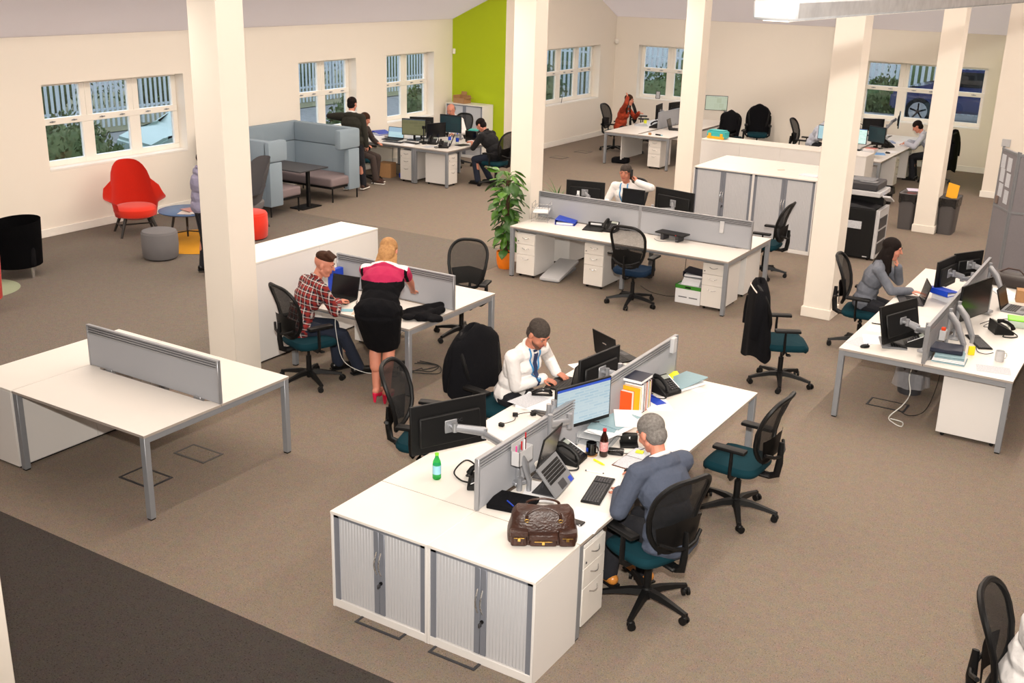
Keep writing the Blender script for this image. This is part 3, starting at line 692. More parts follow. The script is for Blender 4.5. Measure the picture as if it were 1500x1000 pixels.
def laptop(label, loc, rz, w=.36, d=.24, ang=105, scr=None, body=M_black, deckm=None, logo=False, name='laptop', pitch=0):
    """loc = middle of the base front edge side; user sits at local -y"""
    t = thing(name, label, 'laptop', loc, rz, rx=pitch)
    b = MB(); b.box((-w/2, -d/2, 0), (w/2, d/2, .018), .004); bs = b.obj('base', deckm or body, t)
    b = MB()
    for r_ in range(5):
        for c in range(14):
            x = -w/2+.025+c*(w-.05)/14; y = -d/2+.09+r_*.024; b.box((x, y, .018), (x+(w-.05)/14-.003, y+.02, .0205))
    k = b.obj('keys', M_black, bs); k['kind'] = 'stuff'
    b = MB(); b.box((-.05, -d/2+.012, .018), (.05, -d/2+.07, .0188)); b.obj('touchpad', M_dgrey, bs)
    M = Matrix.Translation((0, d/2, .014)) @ Matrix.Rotation(R(90-ang), 4, 'X')
    b = MB(); b.box((-w/2, -.004, 0), (w/2, .006, .232), .003, M=M); l = b.obj('lid', body, t)
    b = MB(); b.box((-w/2+.012, -.0055, .018), (w/2-.012, -.0035, .222), M=M); b.obj('display', scr or S_off, l)
    if logo:
        b = MB(); b.box((-.03, .0055, .13), (.03, .0068, .142), .001, M=M); b.obj('logo_plate', M_chrome, l)
    return t
def keyboard(label, loc, rz, w=.43, d=.14, m=M_black, edge=M_lgrey):
    t = thing('keyboard', label, 'keyboard', loc, rz, rx=0)
    b = MB(); b.box((-w/2, -d/2, 0), (w/2, d/2, .014), .004); b.box((-w/2, -d/2-.004, 0), (w/2, -d/2+.003, .008), .002, m=1); b.obj('case', [m, edge], t)
    b = MB()
    for r_ in range(6):
        for c in range(19):
            if c in (14,): continue
            x = -w/2+.012+c*(w-.024)/19; y = -d/2+.014+r_*.0195; b.box((x, y, .014), (x+(w-.024)/19-.003, y+.016, .0185))
    k = b.obj('keys', M_dgrey, t); k['kind'] = 'stuff'
    return t
def mouse(label, loc, rz, m=M_black):
    t = thing('mouse', label, 'mouse', loc, rz)
    b = MB(); b.ell((0, 0, .012), (.031, .055, .022)); bmesh.ops.bisect_plane(b.bm, geom=b.bm.verts[:]+b.bm.edges[:]+b.bm.faces[:], plane_co=(0, 0, .0), plane_no=(0, 0, 1), clear_inner=True); b.obj('shell', m, t)
    b = MB(); b.cyl((-.004, .03, .03), (.004, .03, .03), .008, n=10); b.obj('wheel', M_dgrey, t)
    return t
def desk_phone(label, loc, rz, cord=True, off=False):
    """faces local -y (user)"""
    t = thing('desk_phone', label, 'telephone', loc, rz)
    M = Matrix.Rotation(R(32), 4, 'X')
    b = MB(); b.prism([(-.1, 0), (.1, 0), (.1, .13), (-.1, .03)], -.1, .1, M=Matrix.Rotation(R(90), 4, 'Z') @ Matrix.Rotation(R(90), 4, 'X')); bmesh.ops.bevel(b.bm, geom=b.bm.edges[:], offset=.006, segments=1, affect='EDGES'); b.obj('phone_base', M_black, t)
    M = Matrix.Translation((0, -.1, .032)) @ Matrix.Rotation(R(26.5), 4, 'X')
    b = MB()
    for r_ in range(5):
        for c in range(3): b.box((.0+c*.028, .03+r_*.022, 0), (.022+c*.028, .046+r_*.022, .006), .002, M=M)
    b.obj('keypad', M_dgrey, t)
    b = MB(); b.box((-.005, .155, .002), (.085, .2, .007), .001, M=M); b.obj('display', mat('phone_lcd', (150, 158, 150), .3), t)
    b = MB(); b.box((.086, .03, .002), (.096, .19, .005), .001, M=M); b.obj('label_strip', M_paper, t)
    if not off:
        b = MB(); b.tube([M @ Vector(p) for p in ((-.065, .015, .02), (-.065, .05, .045), (-.065, .11, .052), (-.065, .17, .045), (-.065, .205, .02))], [.024, .019, .017, .019, .024], n=10); b.obj('handset', M_black, t)
    if cord:
        b = MB(); pts = [(-.07, -.09, .03), (-.12, -.12, .01), (-.16, -.1, .008), (-.19, -.03, .008), (-.17, .04, .008), (-.13, .02, .009)]
        b.tube(smoothp(pts, 5), .006, n=6); b.obj('cord', M_cable, t)
    return t
def smoothp(pts, k=6):
    pts = [Vector(p) for p in pts]; out = []
    for i in range(len(pts)-1):
        p0 = pts[max(i-1, 0)]; p1 = pts[i]; p2 = pts[i+1]; p3 = pts[min(i+2, len(pts)-1)]
        for j in range(k):
            t = j/k; out.append(.5*((2*p1)+(p2-p0)*t+(2*p0-5*p1+4*p2-p3)*t*t+(3*p1-p0-3*p2+p3)*t**3))
    out.append(pts[-1]); return out
def cable(label, pts, m=M_cable, r=.004, name='cable'):
    b = MB(); b.tube(smoothp(pts), r, n=6); return tag(b.obj(name, m), label, 'cable')
def sheet(label, loc, rz, w=.21, d=.297, m=None, h=.0008, curl=0.0, name='paper_sheet', group=None, cat='paper'):
    k = 6 if curl else 1; tp = [((i/k-.5)*d, h+curl*(i/k)**3) for i in range(k+1)]; b = MB()
    b.prism([(y, z) for y, z in tp]+[(y, max(0, z-h)+.0001) for y, z in reversed(tp)], -w/2, w/2, M=Matrix(((0, 0, 1, 0), (1, 0, 0, 0), (0, 1, 0, 0), (0, 0, 0, 1))))
    return tag(b.obj(name, m or M_paper), label, cat, group, loc, rz)
def book(name, label, loc, rz, w, d, h, m, cat='book', pages=True, group=None, M=None):
    """lying book: w x d, h thick, spine on local -x"""
    t = thing(name, label, cat, loc, rz, group)
    b = MB(); b.box((0, 0, 0), (w, d, .002)); b.box((0, 0, h-.002), (w, d, h)); b.box((0, 0, .0), (.003, d, h), .001); b.obj('cover', m, t)
    b = MB(); b.box((.003, .004, .002), (w-.004, d-.004, h-.002)); b.obj('pages', M_paper, t)
    return t
def binder(label, loc, rz, m, w=.29, d=.32, h=.075, rx=0.0):
    t = thing('lever_arch_file', label, 'folder', loc, rz, rx=rx)
    b = MB(); b.box((0, 0, 0), (w, d, .003)); b.box((0, 0, 0), (.003, d, h)); Mh = Matrix.Translation((0, 0, h)) @ Matrix.Rotation(R(8), 4, 'Y'); b.box((0, 0, -.003), (w, d, 0), M=Mh); b.obj('cover', m, t)
    b = MB(); b.box((.02, .01, .004), (w-.03, d-.01, h*.45)); b.obj('papers', M_paper, t)
    for y in (.12, .2):
        b = MB(); b.tube([(.05, y, .003), (.045, y, h*.6), (.07, y, h*.8), (.1, y, h*.6), (.1, y, .003)], .003, n=5); b.obj('ring', M_chrome, t)
    return t
def bottle(label, loc, r, h, body, capm, labm, liquid=None, cat='bottle'):
    t = thing('drink_bottle', label, cat, loc)
    b = MB(); b.lathe([(r*.8, 0), (r, .008), (r, h*.3), (r*.93, h*.4), (r, h*.55), (r*.9, h*.68), (r*.45, h*.84), (r*.36, h*.93)], n=20); b.obj('body', body, t)
    b = MB(); b.lathe([(r*1.015, h*.22), (r*1.01, h*.55)], n=20); b.obj('label', labm, t)
    b = MB(); b.lathe([(r*.45, h*.92), (r*.45, h), (r*.3, h+.001)], n=16); b.obj('cap', capm, t)
    return t
def mug(label, loc, rz, m, r=.04, h=.095, inner=None):
    t = thing('mug', label, 'mug', loc, rz)
    b = MB(); b.lathe([(r*.92, 0), (r, .01), (r, h), (r*.92, h), (r*.9, .012), (.001, .012)], n=24); b.obj('cup', m, t)
    b = MB(); b.tube([(r-.004, 0, h*.8), (r+.022, 0, h*.75), (r+.027, 0, h*.5), (r+.02, 0, h*.28), (r-.004, 0, h*.22)], .005, n=8); b.obj('handle', m, t)
    b = MB(); b.lathe([(.001, h*.72), (r*.91, h*.72)], n=20); b.obj('drink', inner or mat('milky_tea', (206, 176, 140), .3), t)
    return t

# ------------------------------------------------------------------ people
def remesh(bm, voxel, smooth=4, matfn=None, mats=(), name='body'):
    me = bpy.data.meshes.new('tmp'); bm.to_mesh(me); bm.free()
    o = bpy.data.objects.new('tmp', me); COL.objects.link(o)
    r = o.modifiers.new('r', 'REMESH'); r.mode = 'VOXEL'; r.voxel_size = voxel; r.use_smooth_shade = True
    s = o.modifiers.new('s', 'SMOOTH'); s.factor = .5; s.iterations = smooth
    out = bpy.data.meshes.new_from_object(o.evaluated_get(bpy.context.evaluated_depsgraph_get()))
    bpy.data.objects.remove(o); bpy.data.meshes.remove(me); out.name = name
    out.materials.clear()
    for m in mats: out.materials.append(m)
    if matfn:
        idx = [matfn(p.center) for p in out.polygons]; out.polygons.foreach_set('material_index', idx)
    else: out.polygons.foreach_set('material_index', [0]*len(out.polygons))
    out.shade_smooth(); return out
def ik(a, c, l1, l2, pole):
    a = Vector(a); c = Vector(c); d = c-a; L = min(d.length, (l1+l2)*.995); d.normalize(); c = a+d*L
    x = (l1*l1-l2*l2+L*L)/(2*L); hgt = math.sqrt(max(0, l1*l1-x*x)); p = Vector(pole); p = (p-d*p.dot(d)).normalized()
    return a+d*x+p*hgt, c
def hand(b, wrist, dirv, palm, side, curl=.5, s=1.0, thumb=1.0):
    """side +1: thumb towards +(dir x palm)"""
    d = Vector(dirv).normalized(); n = Vector(palm); n = (n-d*n.dot(d)).normalized(); x = d.cross(n)*side
    w = Vector(wrist)
    M = Matrix((x, d, n)).transposed().to_4x4()
    b.ell(w+d*.045*s, (.038*s, .05*s, .015*s), M=M, sub=2); b.cap(w, w+d*.03*s, .024*s, .026*s, 8)
    tips = []
    for i, (off, ln) in enumerate(((.031, .068), (.0105, .078), (-.0105, .072), (-.031, .056))):
        p = w+d*.083*s+x*off*s; a = 0; dd = d; pr_ = [p]
        for q, fr in enumerate((.45, .3, .25)):
            a += curl*(.35+.35*q); dd = (d*math.cos(a)+n*math.sin(a)+x*off*1.5).normalized(); p = p+dd*ln*fr*s*1.1; pr_.append(p)
        rr = [.0092, .0085, .0078, .007]
        b.cap(w+d*.05*s+x*off*s*.8, pr_[0], .011*s, .0094*s, 8)
        for q in range(3): b.cap(pr_[q], pr_[q+1], rr[q]*s, rr[q+1]*s, 8)
        tips.append(pr_[-1])
    t0 = w+d*.022*s+x*.024*s; t1 = t0+(d*.55+x*.75+n*.25*thumb).normalized()*.04*s; t2 = t1+(d*.9+x*.15+n*.35*thumb).normalized()*.032*s; t3 = t2+(d*.95+n*.2*thumb).normalized()*.025*s
    b.cap(t0, t1, .014*s, .0115*s, 8); b.cap(t1, t2, .0112*s, .0095*s, 8); b.cap(t2, t3, .0095*s, .0078*s, 8)
    return tips
def person(label, loc, rz, pelvis=(0, 0, .53), lean=5, side=0, curve=8, head_pitch=15, head_yaw=0, wrist=None, hdir=None, palm=None, curl=(.5, .5), poles=None,
           feet=None, fdir=(0, 1, 0), fem=False, top=None, top_kind='shirt', long_sleeve=True, bottom=None, shoes=None, skin=None, hair=None, hair_kind='short', vox=.008, face=True, wide=1.0,
           belly=.0, sc=1.0, legs=True, kneepole=(0, 1, .35), tie=None, lanyard=False, collar=True, collar_m=None, topmats=None, topfn=None, bald=False, heel=False, beard=None, crown=None):
    t = thing('person', label, 'person', loc, rz)
    sk = skin or M_skin; P0 = Vector(pelvis); w = .86 if fem else 1.0
    th = R(lean); up1 = Vector((math.sin(R(side)), math.sin(th), math.cos(th))).normalized()
    th2 = th+R(curve); up2 = Vector((math.sin(R(side)), math.sin(th2), math.cos(th2))).normalized()
    waist = P0+up1*.13; chest = waist+up2*.18; neck = chest+up2*.20; shc = chest+up2*.135
    th3 = th2*.75+R(4); up3 = Vector((math.sin(R(side)), math.sin(th3), math.cos(th3)))
    hy = Euler((0, 0, R(head_yaw))).to_matrix(); Hm = (hy @ Euler((-R(head_pitch), 0, 0)).to_matrix())*1.10; H4 = Hm.to_4x4()
    head = neck+up3*.135+Hm @ Vector((0, .025, .03))
    sw = .198*w*(1+(wide-1)*.5); rt = Vector((1, 0, 0)); SH = [shc+rt*-sw, shc+rt*sw]        # left (-x), right (+x)
    TB = Euler((-th2, 0, 0)).to_matrix().to_4x4(); TP = Euler((-th, 0, 0)).to_matrix().to_4x4()
    TB = TB @ Matrix.Diagonal((1.07*wide, 1.04*(1+(wide-1)*.7), 1, 1)); TP = TP @ Matrix.Diagonal((1.07*wide, 1.06*(1+(wide-1)*.7), 1, 1))
    wr = wrist or [(-.2, .38, .78), (.2, .38, .78)]; pl = poles or [(-.8, -.2, -.7), (.8, -.2, -.7)]
    arms = []
    for i in range(2):
        e, c = ik(SH[i], wr[i], .285, .255, pl[i]); arms.append((SH[i], e, c))
    HD = hdir or [(.15, 1, -.15), (-.15, 1, -.15)]; PM = palm or [(0, 0, -1), (0, 0, -1)]
    hips = [P0+Vector((-.088, .0, -.02)), P0+Vector((.088, .0, -.02))]
    ft = feet or [(-.12, .42, .08), (.12, .42, .08)]; lg = []
    for i in range(2):
        kp = kneepole[i] if isinstance(kneepole[0], (tuple, list)) else kneepole
        k, a = ik(hips[i], ft[i], .43, .42, kp); lg.append((hips[i], k, a))
    def torso(b, inf, lo=0):
        b.ell(P0, ((.165 if not fem else .17)+inf, .118+inf, .12+inf), M=TP)
        b.ell(waist+up1*.0+Vector((0, belly*.5, 0)), ((.142*w)+inf, .105+belly+inf, .13+inf), M=TP)
        b.ell(chest, (.172*w+inf, .115+inf*1.1, .165+inf), M=TB)
        if fem: b.ell(chest+TB.to_3x3() @ Vector((0, .07, -.0)), (.13, .075, .075), M=TB)
        else: b.ell(chest+TB.to_3x3() @ Vector((0, .03, .04)), (.15+inf, .1+inf, .09), M=TB)
        b.cap(SH[0], SH[1], .052+inf, .052+inf); b.cyl(shc, neck-up2*.0, .10, .062+inf*.5, 14); b.ell(shc+up2*.02, (.13*w+inf, .075+inf, .06+inf), M=TB)
    def arm(b, i, inf, upto=1.0, cuff=0.0):
        s, e, c = arms[i]; b.cap(s, e, .05*(.88 if fem else 1)*wide+inf, .040*(.9 if fem else 1)+inf)
        if upto > .5: b.cap(e, e.lerp(c, min(1, (upto-.5)*2)), .041*(.9 if fem else 1)+inf, .0275*(.9 if fem else 1)+inf+cuff)
        return c
    def leg(b, i, inf, upto=1.0):
        h_, k, a = lg[i]; b.cap(h_, k, (.083+inf)*(.5+.5*wide), (.056+inf)*(.4+.6*wide))
        b.cap(k, k.lerp(a, upto), .056+inf, (.040 if inf < .01 else .052)+inf); 
        if inf < .01: b.cap(k.lerp(a, .12)+Vector((0, -.01, 0)), k.lerp(a, .45)+Vector((0, -.022, 0)), .052*(.3+.7*wide), .047*(.3+.7*wide))
    # skin: one continuous body
    b = MB(); b.ell(head+Hm @ Vector((0, -.012, .035)), (.074, .093, .082), M=H4, sub=3); b.ell(head+Hm @ Vector((0, .02, -.012)), (.061, .07, .09), M=H4, sub=3)
    b.ell(head+Hm @ Vector((0, .048, -.082)), (.034, .034, .026), M=H4); b.cap(head+Hm @ Vector((0, .086, .022)), head+Hm @ Vector((0, .106, -.012)), .008, .0125, 8)
    for s in (-1, 1):
        b.ell(head+Hm @ Vector((s*.028, .074, .034)), (.024, .014, .009), M=H4); b.ell(head+Hm @ Vector((s*.034, .056, -.022)), (.024, .026, .024), M=H4)
        b.ell(head+Hm @ Vector((s*.077, -.004, .0)), (.011, .02, .031), M=H4); b.cap(head+Hm @ Vector((s*.05, .0, -.05)), head+Hm @ Vector((s*.02, .045, -.09)), .025, .02, 8)
    b.cap(neck-up2*.03, head+Hm @ Vector((0, -.02, -.05)), .055*w, .052*w)
    torso(b, -.004)
    for i in range(2):
        arm(b, i, 0); hand(b, arms[i][2], HD[i], PM[i], (1 if i == 0 else -1), curl[i], .95 if not fem else .86)
        if legs: leg(b, i, 0 if not bottom else -.006); f = Vector(fdir[i] if isinstance(fdir[0], (tuple, list)) else fdir).normalized(); a = lg[i][2]; b.cap(a+Vector((0, 0, -.02))-f*.03, a+f*.13+Vector((0, 0, -.055)), .034, .026)
    body = bpy.data.objects.new('body', remesh(b.bm, vox, 4, None, [sk], 'body')); COL.objects.link(body); body.parent = t
    # face details
    if face:
        for s in (-1, 1):
            b = MB(); b.ell(head+Hm @ Vector((s*.029, .0795, .014)), (.0115, .005, .0042), M=H4); b.ell(head+Hm @ Vector((s*.029, .0835, .0135)), (.0050, .0022, .0042), M=H4, m=1); b.obj('eye', [M_eye, M_pupil], t)
            b = MB(); b.tube([head+Hm @ Vector((s*x, y, z)) for x, y, z in ((.012, .090, .034), (.028, .0885, .040), (.047, .074, .034))], [.003, .0042, .0025], n=6); b.obj('eyebrow', hair if hair and hair_kind != 'bald' else M_hdark, t)
        b = MB(); b.ell(head+Hm @ Vector((0, .0855, -.046)), (.023, .006, .0045), M=H4); b.ell(head+Hm @ Vector((0, .083, -.0535)), (.019, .007, .0055), M=H4); b.obj('mouth', M_lips, t)
    if beard:
        b = MB(); b.ell(head+Hm @ Vector((0, .022, -.03)), (.0625, .0715, .075), M=H4, sub=3); b.ell(head+Hm @ Vector((0, .049, -.083)), (.036, .037, .029), M=H4)
        bm2 = b.bm; inv = Hm.inverted(); me = remesh(bm2, max(vox, .005), 3, None, [beard], 'beard')
        bmx = bmesh.new(); bmx.from_mesh(me)
        bmesh.ops.delete(bmx, geom=[v for v in bmx.verts if (lambda q: q.z > -.03-.25*max(0, q.y-.02) and not (abs(q.x) < 0))(inv @ (v.co-head)) or (lambda q: abs(q.x) < .022 and -.062 < q.z < -.038 and q.y > .05)(inv @ (v.co-head))], context='VERTS')
        bmx.to_mesh(me); bmx.free(); o = bpy.data.objects.new('beard', me); COL.objects.link(o); o.parent = t
    if hair:
        b = MB()
        if hair_kind == 'short':
            b.ell(head+Hm @ Vector((0, -.015, .050)), (.0805, .096, .081), M=H4, sub=3); b.ell(head+Hm @ Vector((0, -.036, -.008)), (.0745, .071, .078), M=H4)
        elif hair_kind == 'quiff':
            b.ell(head+Hm @ Vector((0, -.014, .078)), (.073, .092, .058), M=H4, sub=3)
            for q in range(5): b.cap(head+Hm @ Vector(((q-2)*.022, .0, .118)), head+Hm @ Vector(((q-2)*.027+.006, .074, .112-.006*abs(q-2))), .026, .014, 8)
        elif hair_kind == 'balding':
            b.ell(head+Hm @ Vector((0, -.034, .012)), (.0815, .088, .072), M=H4, sub=3); b.ell(head+Hm @ Vector((0, -.05, -.03)), (.066, .055, .055), M=H4)
        elif hair_kind == 'long':
            b.ell(head+Hm @ Vector((0, -.018, .042)), (.083, .098, .084), M=H4, sub=3); b.ell(head+Hm @ Vector((0, -.055, -.06)), (.078, .05, .12), M=H4)
            for s in (-1, 1): b.ell(head+Hm @ Vector((s*.07, -.012, -.06)), (.028, .052, .12), M=H4); b.cap(head+Hm @ Vector((s*.072, -.012, -.08)), neck+Vector((s*.095, .07, -.13)), .042, .024)
            b.cap(head+Hm @ Vector((0, -.06, -.08)), neck+Vector((0, -.11, -.14)), .06, .05)
        elif hair_kind == 'fall':
            b.ell(head+Hm @ Vector((0, -.018, .042)), (.084, .1, .086), M=H4, sub=3); b.ell(head+Hm @ Vector((0, -.06, -.04)), (.08, .05, .10), M=H4)
            for k in range(9):
                s = (k-4)/4; b.cap(head+Hm @ Vector((s*.07, -.05+abs(s)*.04, -.04)), head+Hm @ Vector((s*.10, -.075+abs(s)*.07, -.165-.02*(k % 3))), .024, .010, 8)
        o = bpy.data.objects.new('hair', remesh(b.bm, max(vox, .006), 3, None, [hair], 'hair')); COL.objects.link(o); o.parent = t
        if crown:
            b = MB(); b.ell(head+Hm @ Vector((0, -.062, .098)), (.030, .027, .014), M=H4); b.obj('bald_crown', sk, t)
    # clothing
    if top_kind == 'dress':
        b = MB(); torso(b, .014); b.ell(P0+Vector((0, -.03, -.0)), (.172, .15, .15), M=TP); kz = lg[0][1]
        c0 = P0+Vector((0, -.02, -.04)); c1 = (lg[0][1]+lg[1][1])/2+Vector((0, -.0, .06)); b.ell(P0.lerp(waist, .6)+Vector((0, -.01, 0)), (.162*wide, .125*wide, .17)); b.ell(waist.lerp(chest, .35), (.152*wide, .115*wide, .16))
        for q in range(18):
            f = q/17; c = c0.lerp(c1, f); b.ell(c, ((.183-.04*f)*wide, (.145-.035*f)*wide, .1))
        for i in range(2): b.cap(SH[i], SH[i].lerp(arms[i][1], .42), .062, .058)
    else:
        inf = .026 if top_kind == 'jacket' else .018
        b = MB(); torso(b, inf)
        if top_kind in ('jacket', 'long'):
            b.ell(P0+Vector((0, -.03, -.05)), ((.185+inf*.3)*wide, .15, .14))
            if top_kind == 'jacket': b.ell(P0+Vector((0, -.02, -.07)), (.235, .15, .10))

        for i in range(2): arm(b, i, inf*.9, 1.0 if long_sleeve else .5, .006 if top_kind == 'shirt' else .004)
    mt = topmats or [top]
    me = remesh(b.bm, max(vox, .007), 3, topfn, mt, 'top')
    inv = None
    o = bpy.data.objects.new('dress' if top_kind == 'dress' else 'jacket' if top_kind == 'jacket' else 'shirt', me); COL.objects.link(o); o.parent = t; shirt = o
    if collar:
        cm = collar_m or (M_shirt if top_kind == 'jacket' else mt[0])
        b = MB(); pts = [neck+up2*(.012+.022*(-math.cos(a)))+TB.to_3x3() @ Vector((math.sin(a)*.066*w, math.cos(a)*.066+.004, 0)) for a in [2*PI*k/16 for k in range(16)]]
        b.tube(pts, .015, n=8, closed=True, flat=1.0); b.obj('collar', cm, t)
    if not long_sleeve or top_kind == 'jacket': pass
    else:
        for i in range(2):
            s, e, c = arms[i]; b = MB(); d = (c-e).normalized(); b.cyl(c-d*.055, c-d*.002, .043, .041, 14); b.obj('cuff', M_shirt if top_kind == 'jacket' else mt[0], t)
    if top_kind == 'jacket':
        for i in range(2):
            s, e, c = arms[i]; b = MB(); d = (c-e).normalized(); b.cyl(c-d*.02, c+d*.008, .034, .034, 14); b.obj('shirt_cuff', M_shirt, t)
    if bottom and legs:
        b = MB(); b.ell(P0+Vector((0, 0, -.02)), (.175, .128, .12), M=TP)
        for i in range(2): leg(b, i, .012, 1.0)
        o = bpy.data.objects.new('trousers', remesh(b.bm, max(vox, .009), 3, None, [bottom], 'trousers')); COL.objects.link(o); o.parent = t
    if shoes and legs:
        for i in range(2):
            f = Vector(fdir[i] if isinstance(fdir[0], (tuple, list)) else fdir).normalized(); a = lg[i][2]; sd = f.cross(Vector((0, 0, 1))).normalized()
            b = MB(); 
            if heel:
                g = Vector((a.x, a.y, 0)); b.cap(a-f*.035+Vector((0, 0, -.045)), a+f*.06+Vector((0, 0, -.075)), .03, .03); b.cap(a+f*.06+Vector((0, 0, -.078)), a+f*.13+Vector((0, 0, -.085)), .032, .02); b.cyl(g-f*.045+Vector((0, 0, 0)), g-f*.045+Vector((0, 0, a.z-.03)), .014, .026, 10)
            else:
                b.cap(a-f*.045+Vector((0, 0, -.03)), a+f*.05+Vector((0, 0, -.035)), .044, .042); b.cap(a+f*.05+Vector((0, 0, -.042)), a+f*.16+Vector((0, 0, -.05)), .042, .034)
            o = bpy.data.objects.new('shoe', remesh(b.bm, .008, 3, None, [shoes], 'shoe')); COL.objects.link(o); o.parent = t
            if not heel:
                b = MB(); z = a.z-.08; M = Matrix((f, sd, Vector((0, 0, 1)))).transposed().to_4x4(); M.translation = Vector((a.x, a.y, z)); b.box((-.085, -.042, 0), (.20, .042, .018), .016, M=M, seg=2); b.obj('sole', M_black if shoes is not M_brshoe else M_trim, o)
    bv = None
    def strip(name, pts, wid, m, off=.006):
        nonlocal bv
        if bv is None: bv = BVHTree.FromPolygons([v.co for v in shirt.data.vertices], [p.vertices[:] for p in shirt.data.polygons])
        out = []
        for p in pts:
            p = Vector(p); o_ = p+Vector((0, .6, 0)); h_ = bv.ray_cast(o_, Vector((0, -1, 0))); out.append((h_[0] if h_[0] is not None else p)+Vector((0, off, 0)))
        b = MB(); sd = Vector((wid/2, 0, 0)); L_ = [b.bm.verts.new(p-sd) for p in out]; Rr = [b.bm.verts.new(p+sd) for p in out]
        for i in range(len(out)-1): b.bm.faces.new((L_[i], Rr[i], Rr[i+1], L_[i+1]))
        bmesh.ops.solidify(b.bm, geom=b.bm.faces[:], thickness=.002); b.obj(name, m, t)
    if tie: strip('tie', [neck-up2*(.01+.045*k)+Vector((0, .02, 0)) for k in range(9)], .052, tie, .008); 
    if lanyard:
        for s in (-1, 1): strip('lanyard', smoothp([neck+Vector((s*.055, .0, .008)), neck-up2*.08+Vector((s*.06, 0, 0)), neck-up2*.22+Vector((s*.03, 0, 0)), neck-up2*.32+Vector((.0, 0, 0))], 5), .02, M_lany, .01)
    return t, dict(head=head, neck=neck, SH=SH, arms=arms, legs=lg, Hm=Hm)

# ------------------------------------------------------------------ large furniture
bench('bare white two-sided desk beside the nearest pillar, empty except for a grey screen', (-3.59, .11, 0), 0, 1.63, 1)
bench('white two-sided desk where the checked-shirt boy and the woman in the dress are', (-3.52, 3.39, 0), 0, 1.61, 1)
bench('long two-sided desk run by the orange plant pot, man on the phone behind it', (-3.58, 7.95, 0), 0, 3.27, 2)
bench('white desk run in the foreground shared by the grey-suited man and the lanyard man', (1.6, .555, 0), 90, 3.235, 2)
bench('cluttered white desk run at the right side where the dark-haired woman sits', (3.43, 5.44, 0), 90, 3.24, 2)
bench('desk run of the woman in the rust cardigan, by the far left corner', (-5.4, 17.4, 0), 90, 3.6, 2, screens=False)
bench('far desk run under the wide back window', (-.8, 17.3, 0), 90, 4.2, 3, screens=False)
bench('desk with open laptops and papers between the booth sofa and the lime wall', (-10.45, 12.7, 0), 0, 1.6, 1, screens=False)
bench('desk end where the man in the black T-shirt works', (-8.02, 12.7, 0), 90, 1.6, 1, screens=False, D=.83, rows=1)
bench('white desk in front of the person cut off by the bottom right corner', (4.86+.8, -.4, 0), 90, 1.6, 1, screens=False, D=.8, rows=1)
t = thing('desk_screen', 'grey free-standing fabric screen on the rust cardigan woman’s desk', 'screen', (-6.2, 18.55, 0), 90); divider(t, 0, 1.9, 0, M_fab, rails=False)
tambour('near left shutter cabinet of the foreground pair, front edge of the big desk', (0, 0, 0), 0, .799, .73, .55, group=None)
tambour('shutter cabinet below the brown leather bag', (.801, 0, 0), 0, .799, .73, .55)
tambour('tall shutter cabinet behind the desk run, next to the middle pillar', (-2.47, 11.83, 0), 0, 1.018, 1.19, .70)
tambour('tall shutter cabinet, the one nearer the photocopier', (-1.45, 11.83, 0), 0, 1.018, 1.19, .70)
tambour('rear-facing tall cabinet backing the one next to the middle pillar', (-1.451, 13.25, 0), 180, 1.018, 1.19, .715, locks=False)
tambour('rear-facing tall cabinet backing the one nearer the photocopier', (-.431, 13.25, 0), 180, 1.018, 1.19, .715, locks=False)
tambour('white shutter cabinet against the lime green wall', (-10.42, 16.03, 0), 0, 1.02, 1.2, .44)
cupboard('tall-sided white storage unit beside the nearest pillar, behind the checked-shirt boy', (-3.81, 3.17, 0), 90, 2.11, .58, 1.15, 2)
cupboard('long low white unit with a toy toolbox on top, in front of the back desks', (-4.1, 16.05, 0), 0, 3.32, .58, 1.0, 4)
cupboard('white cupboard at the far end of the right-hand desk run', (1.83, 8.69, 0), 0, 1.6, .52, .73, 2)
cupboard('low white cabinet against the left end of the bare desk', (-3.60, .11, 0), 90, 1.6, .6, .73, 2)
pedestal('drawer pedestal at the left end of the long desk run by the orange pot', (-3.35, 8.3, 0), 0, None)
pedestal('drawer pedestal beside the grey footrest, middle of the long desk run', (-2.3, 8.38, 0), 0, None)
pedestal('drawer pedestal next to the green-lidded archive box', (-.56, 8.4, 0), 0, None)
pedestal('drawer pedestal on the phone man’s side, behind the footrest', (-3.3, 9.23, 0), 180, None)
pedestal('drawer pedestal on the phone man’s side at the right-hand desk end', (-.57, 9.22, 0), 180, None)
pedestal('drawer pedestal by the grey-suited man’s feet beside the foreground cabinets', (1.29, .82, 0), 90, None)
pedestal('drawer pedestal seen from its blank side under the right-hand desk', (3.10, 5.72, 0), 90, None, h=.58)
pedestal('drawer pedestal under the far side of the desk behind the woman in the dress', (-3.3, 4.66, 0), 180, None)
pedestal('drawer pedestal under the laptop end of the desk by the booth', (-9.06, 13.02, 0), 0, None)
pedestal('drawer pedestal beside the knees of the man in the black T-shirt', (-8.36, 12.98, 0), 90, None)
pedestal('drawer pedestal under the near end of the rust cardigan woman’s desk', (-5.78, 17.78, 0), 0, None)
pedestal('yellow-edged drawer pedestal under the far desk run', (-1.12, 18.9, 0), 90, None)
pedestal('second drawer pedestal further along the far desk run', (-1.12, 20.0, 0), 90, None)
b = MB(); b.box((0, 0, .1), (.02, 1.1, .7)); tag(b.obj('modesty_panel', M_white2), 'white side panel under the near end of the rust cardigan desk', 'panel', None, (-6.66, 17.6, 0), 0)

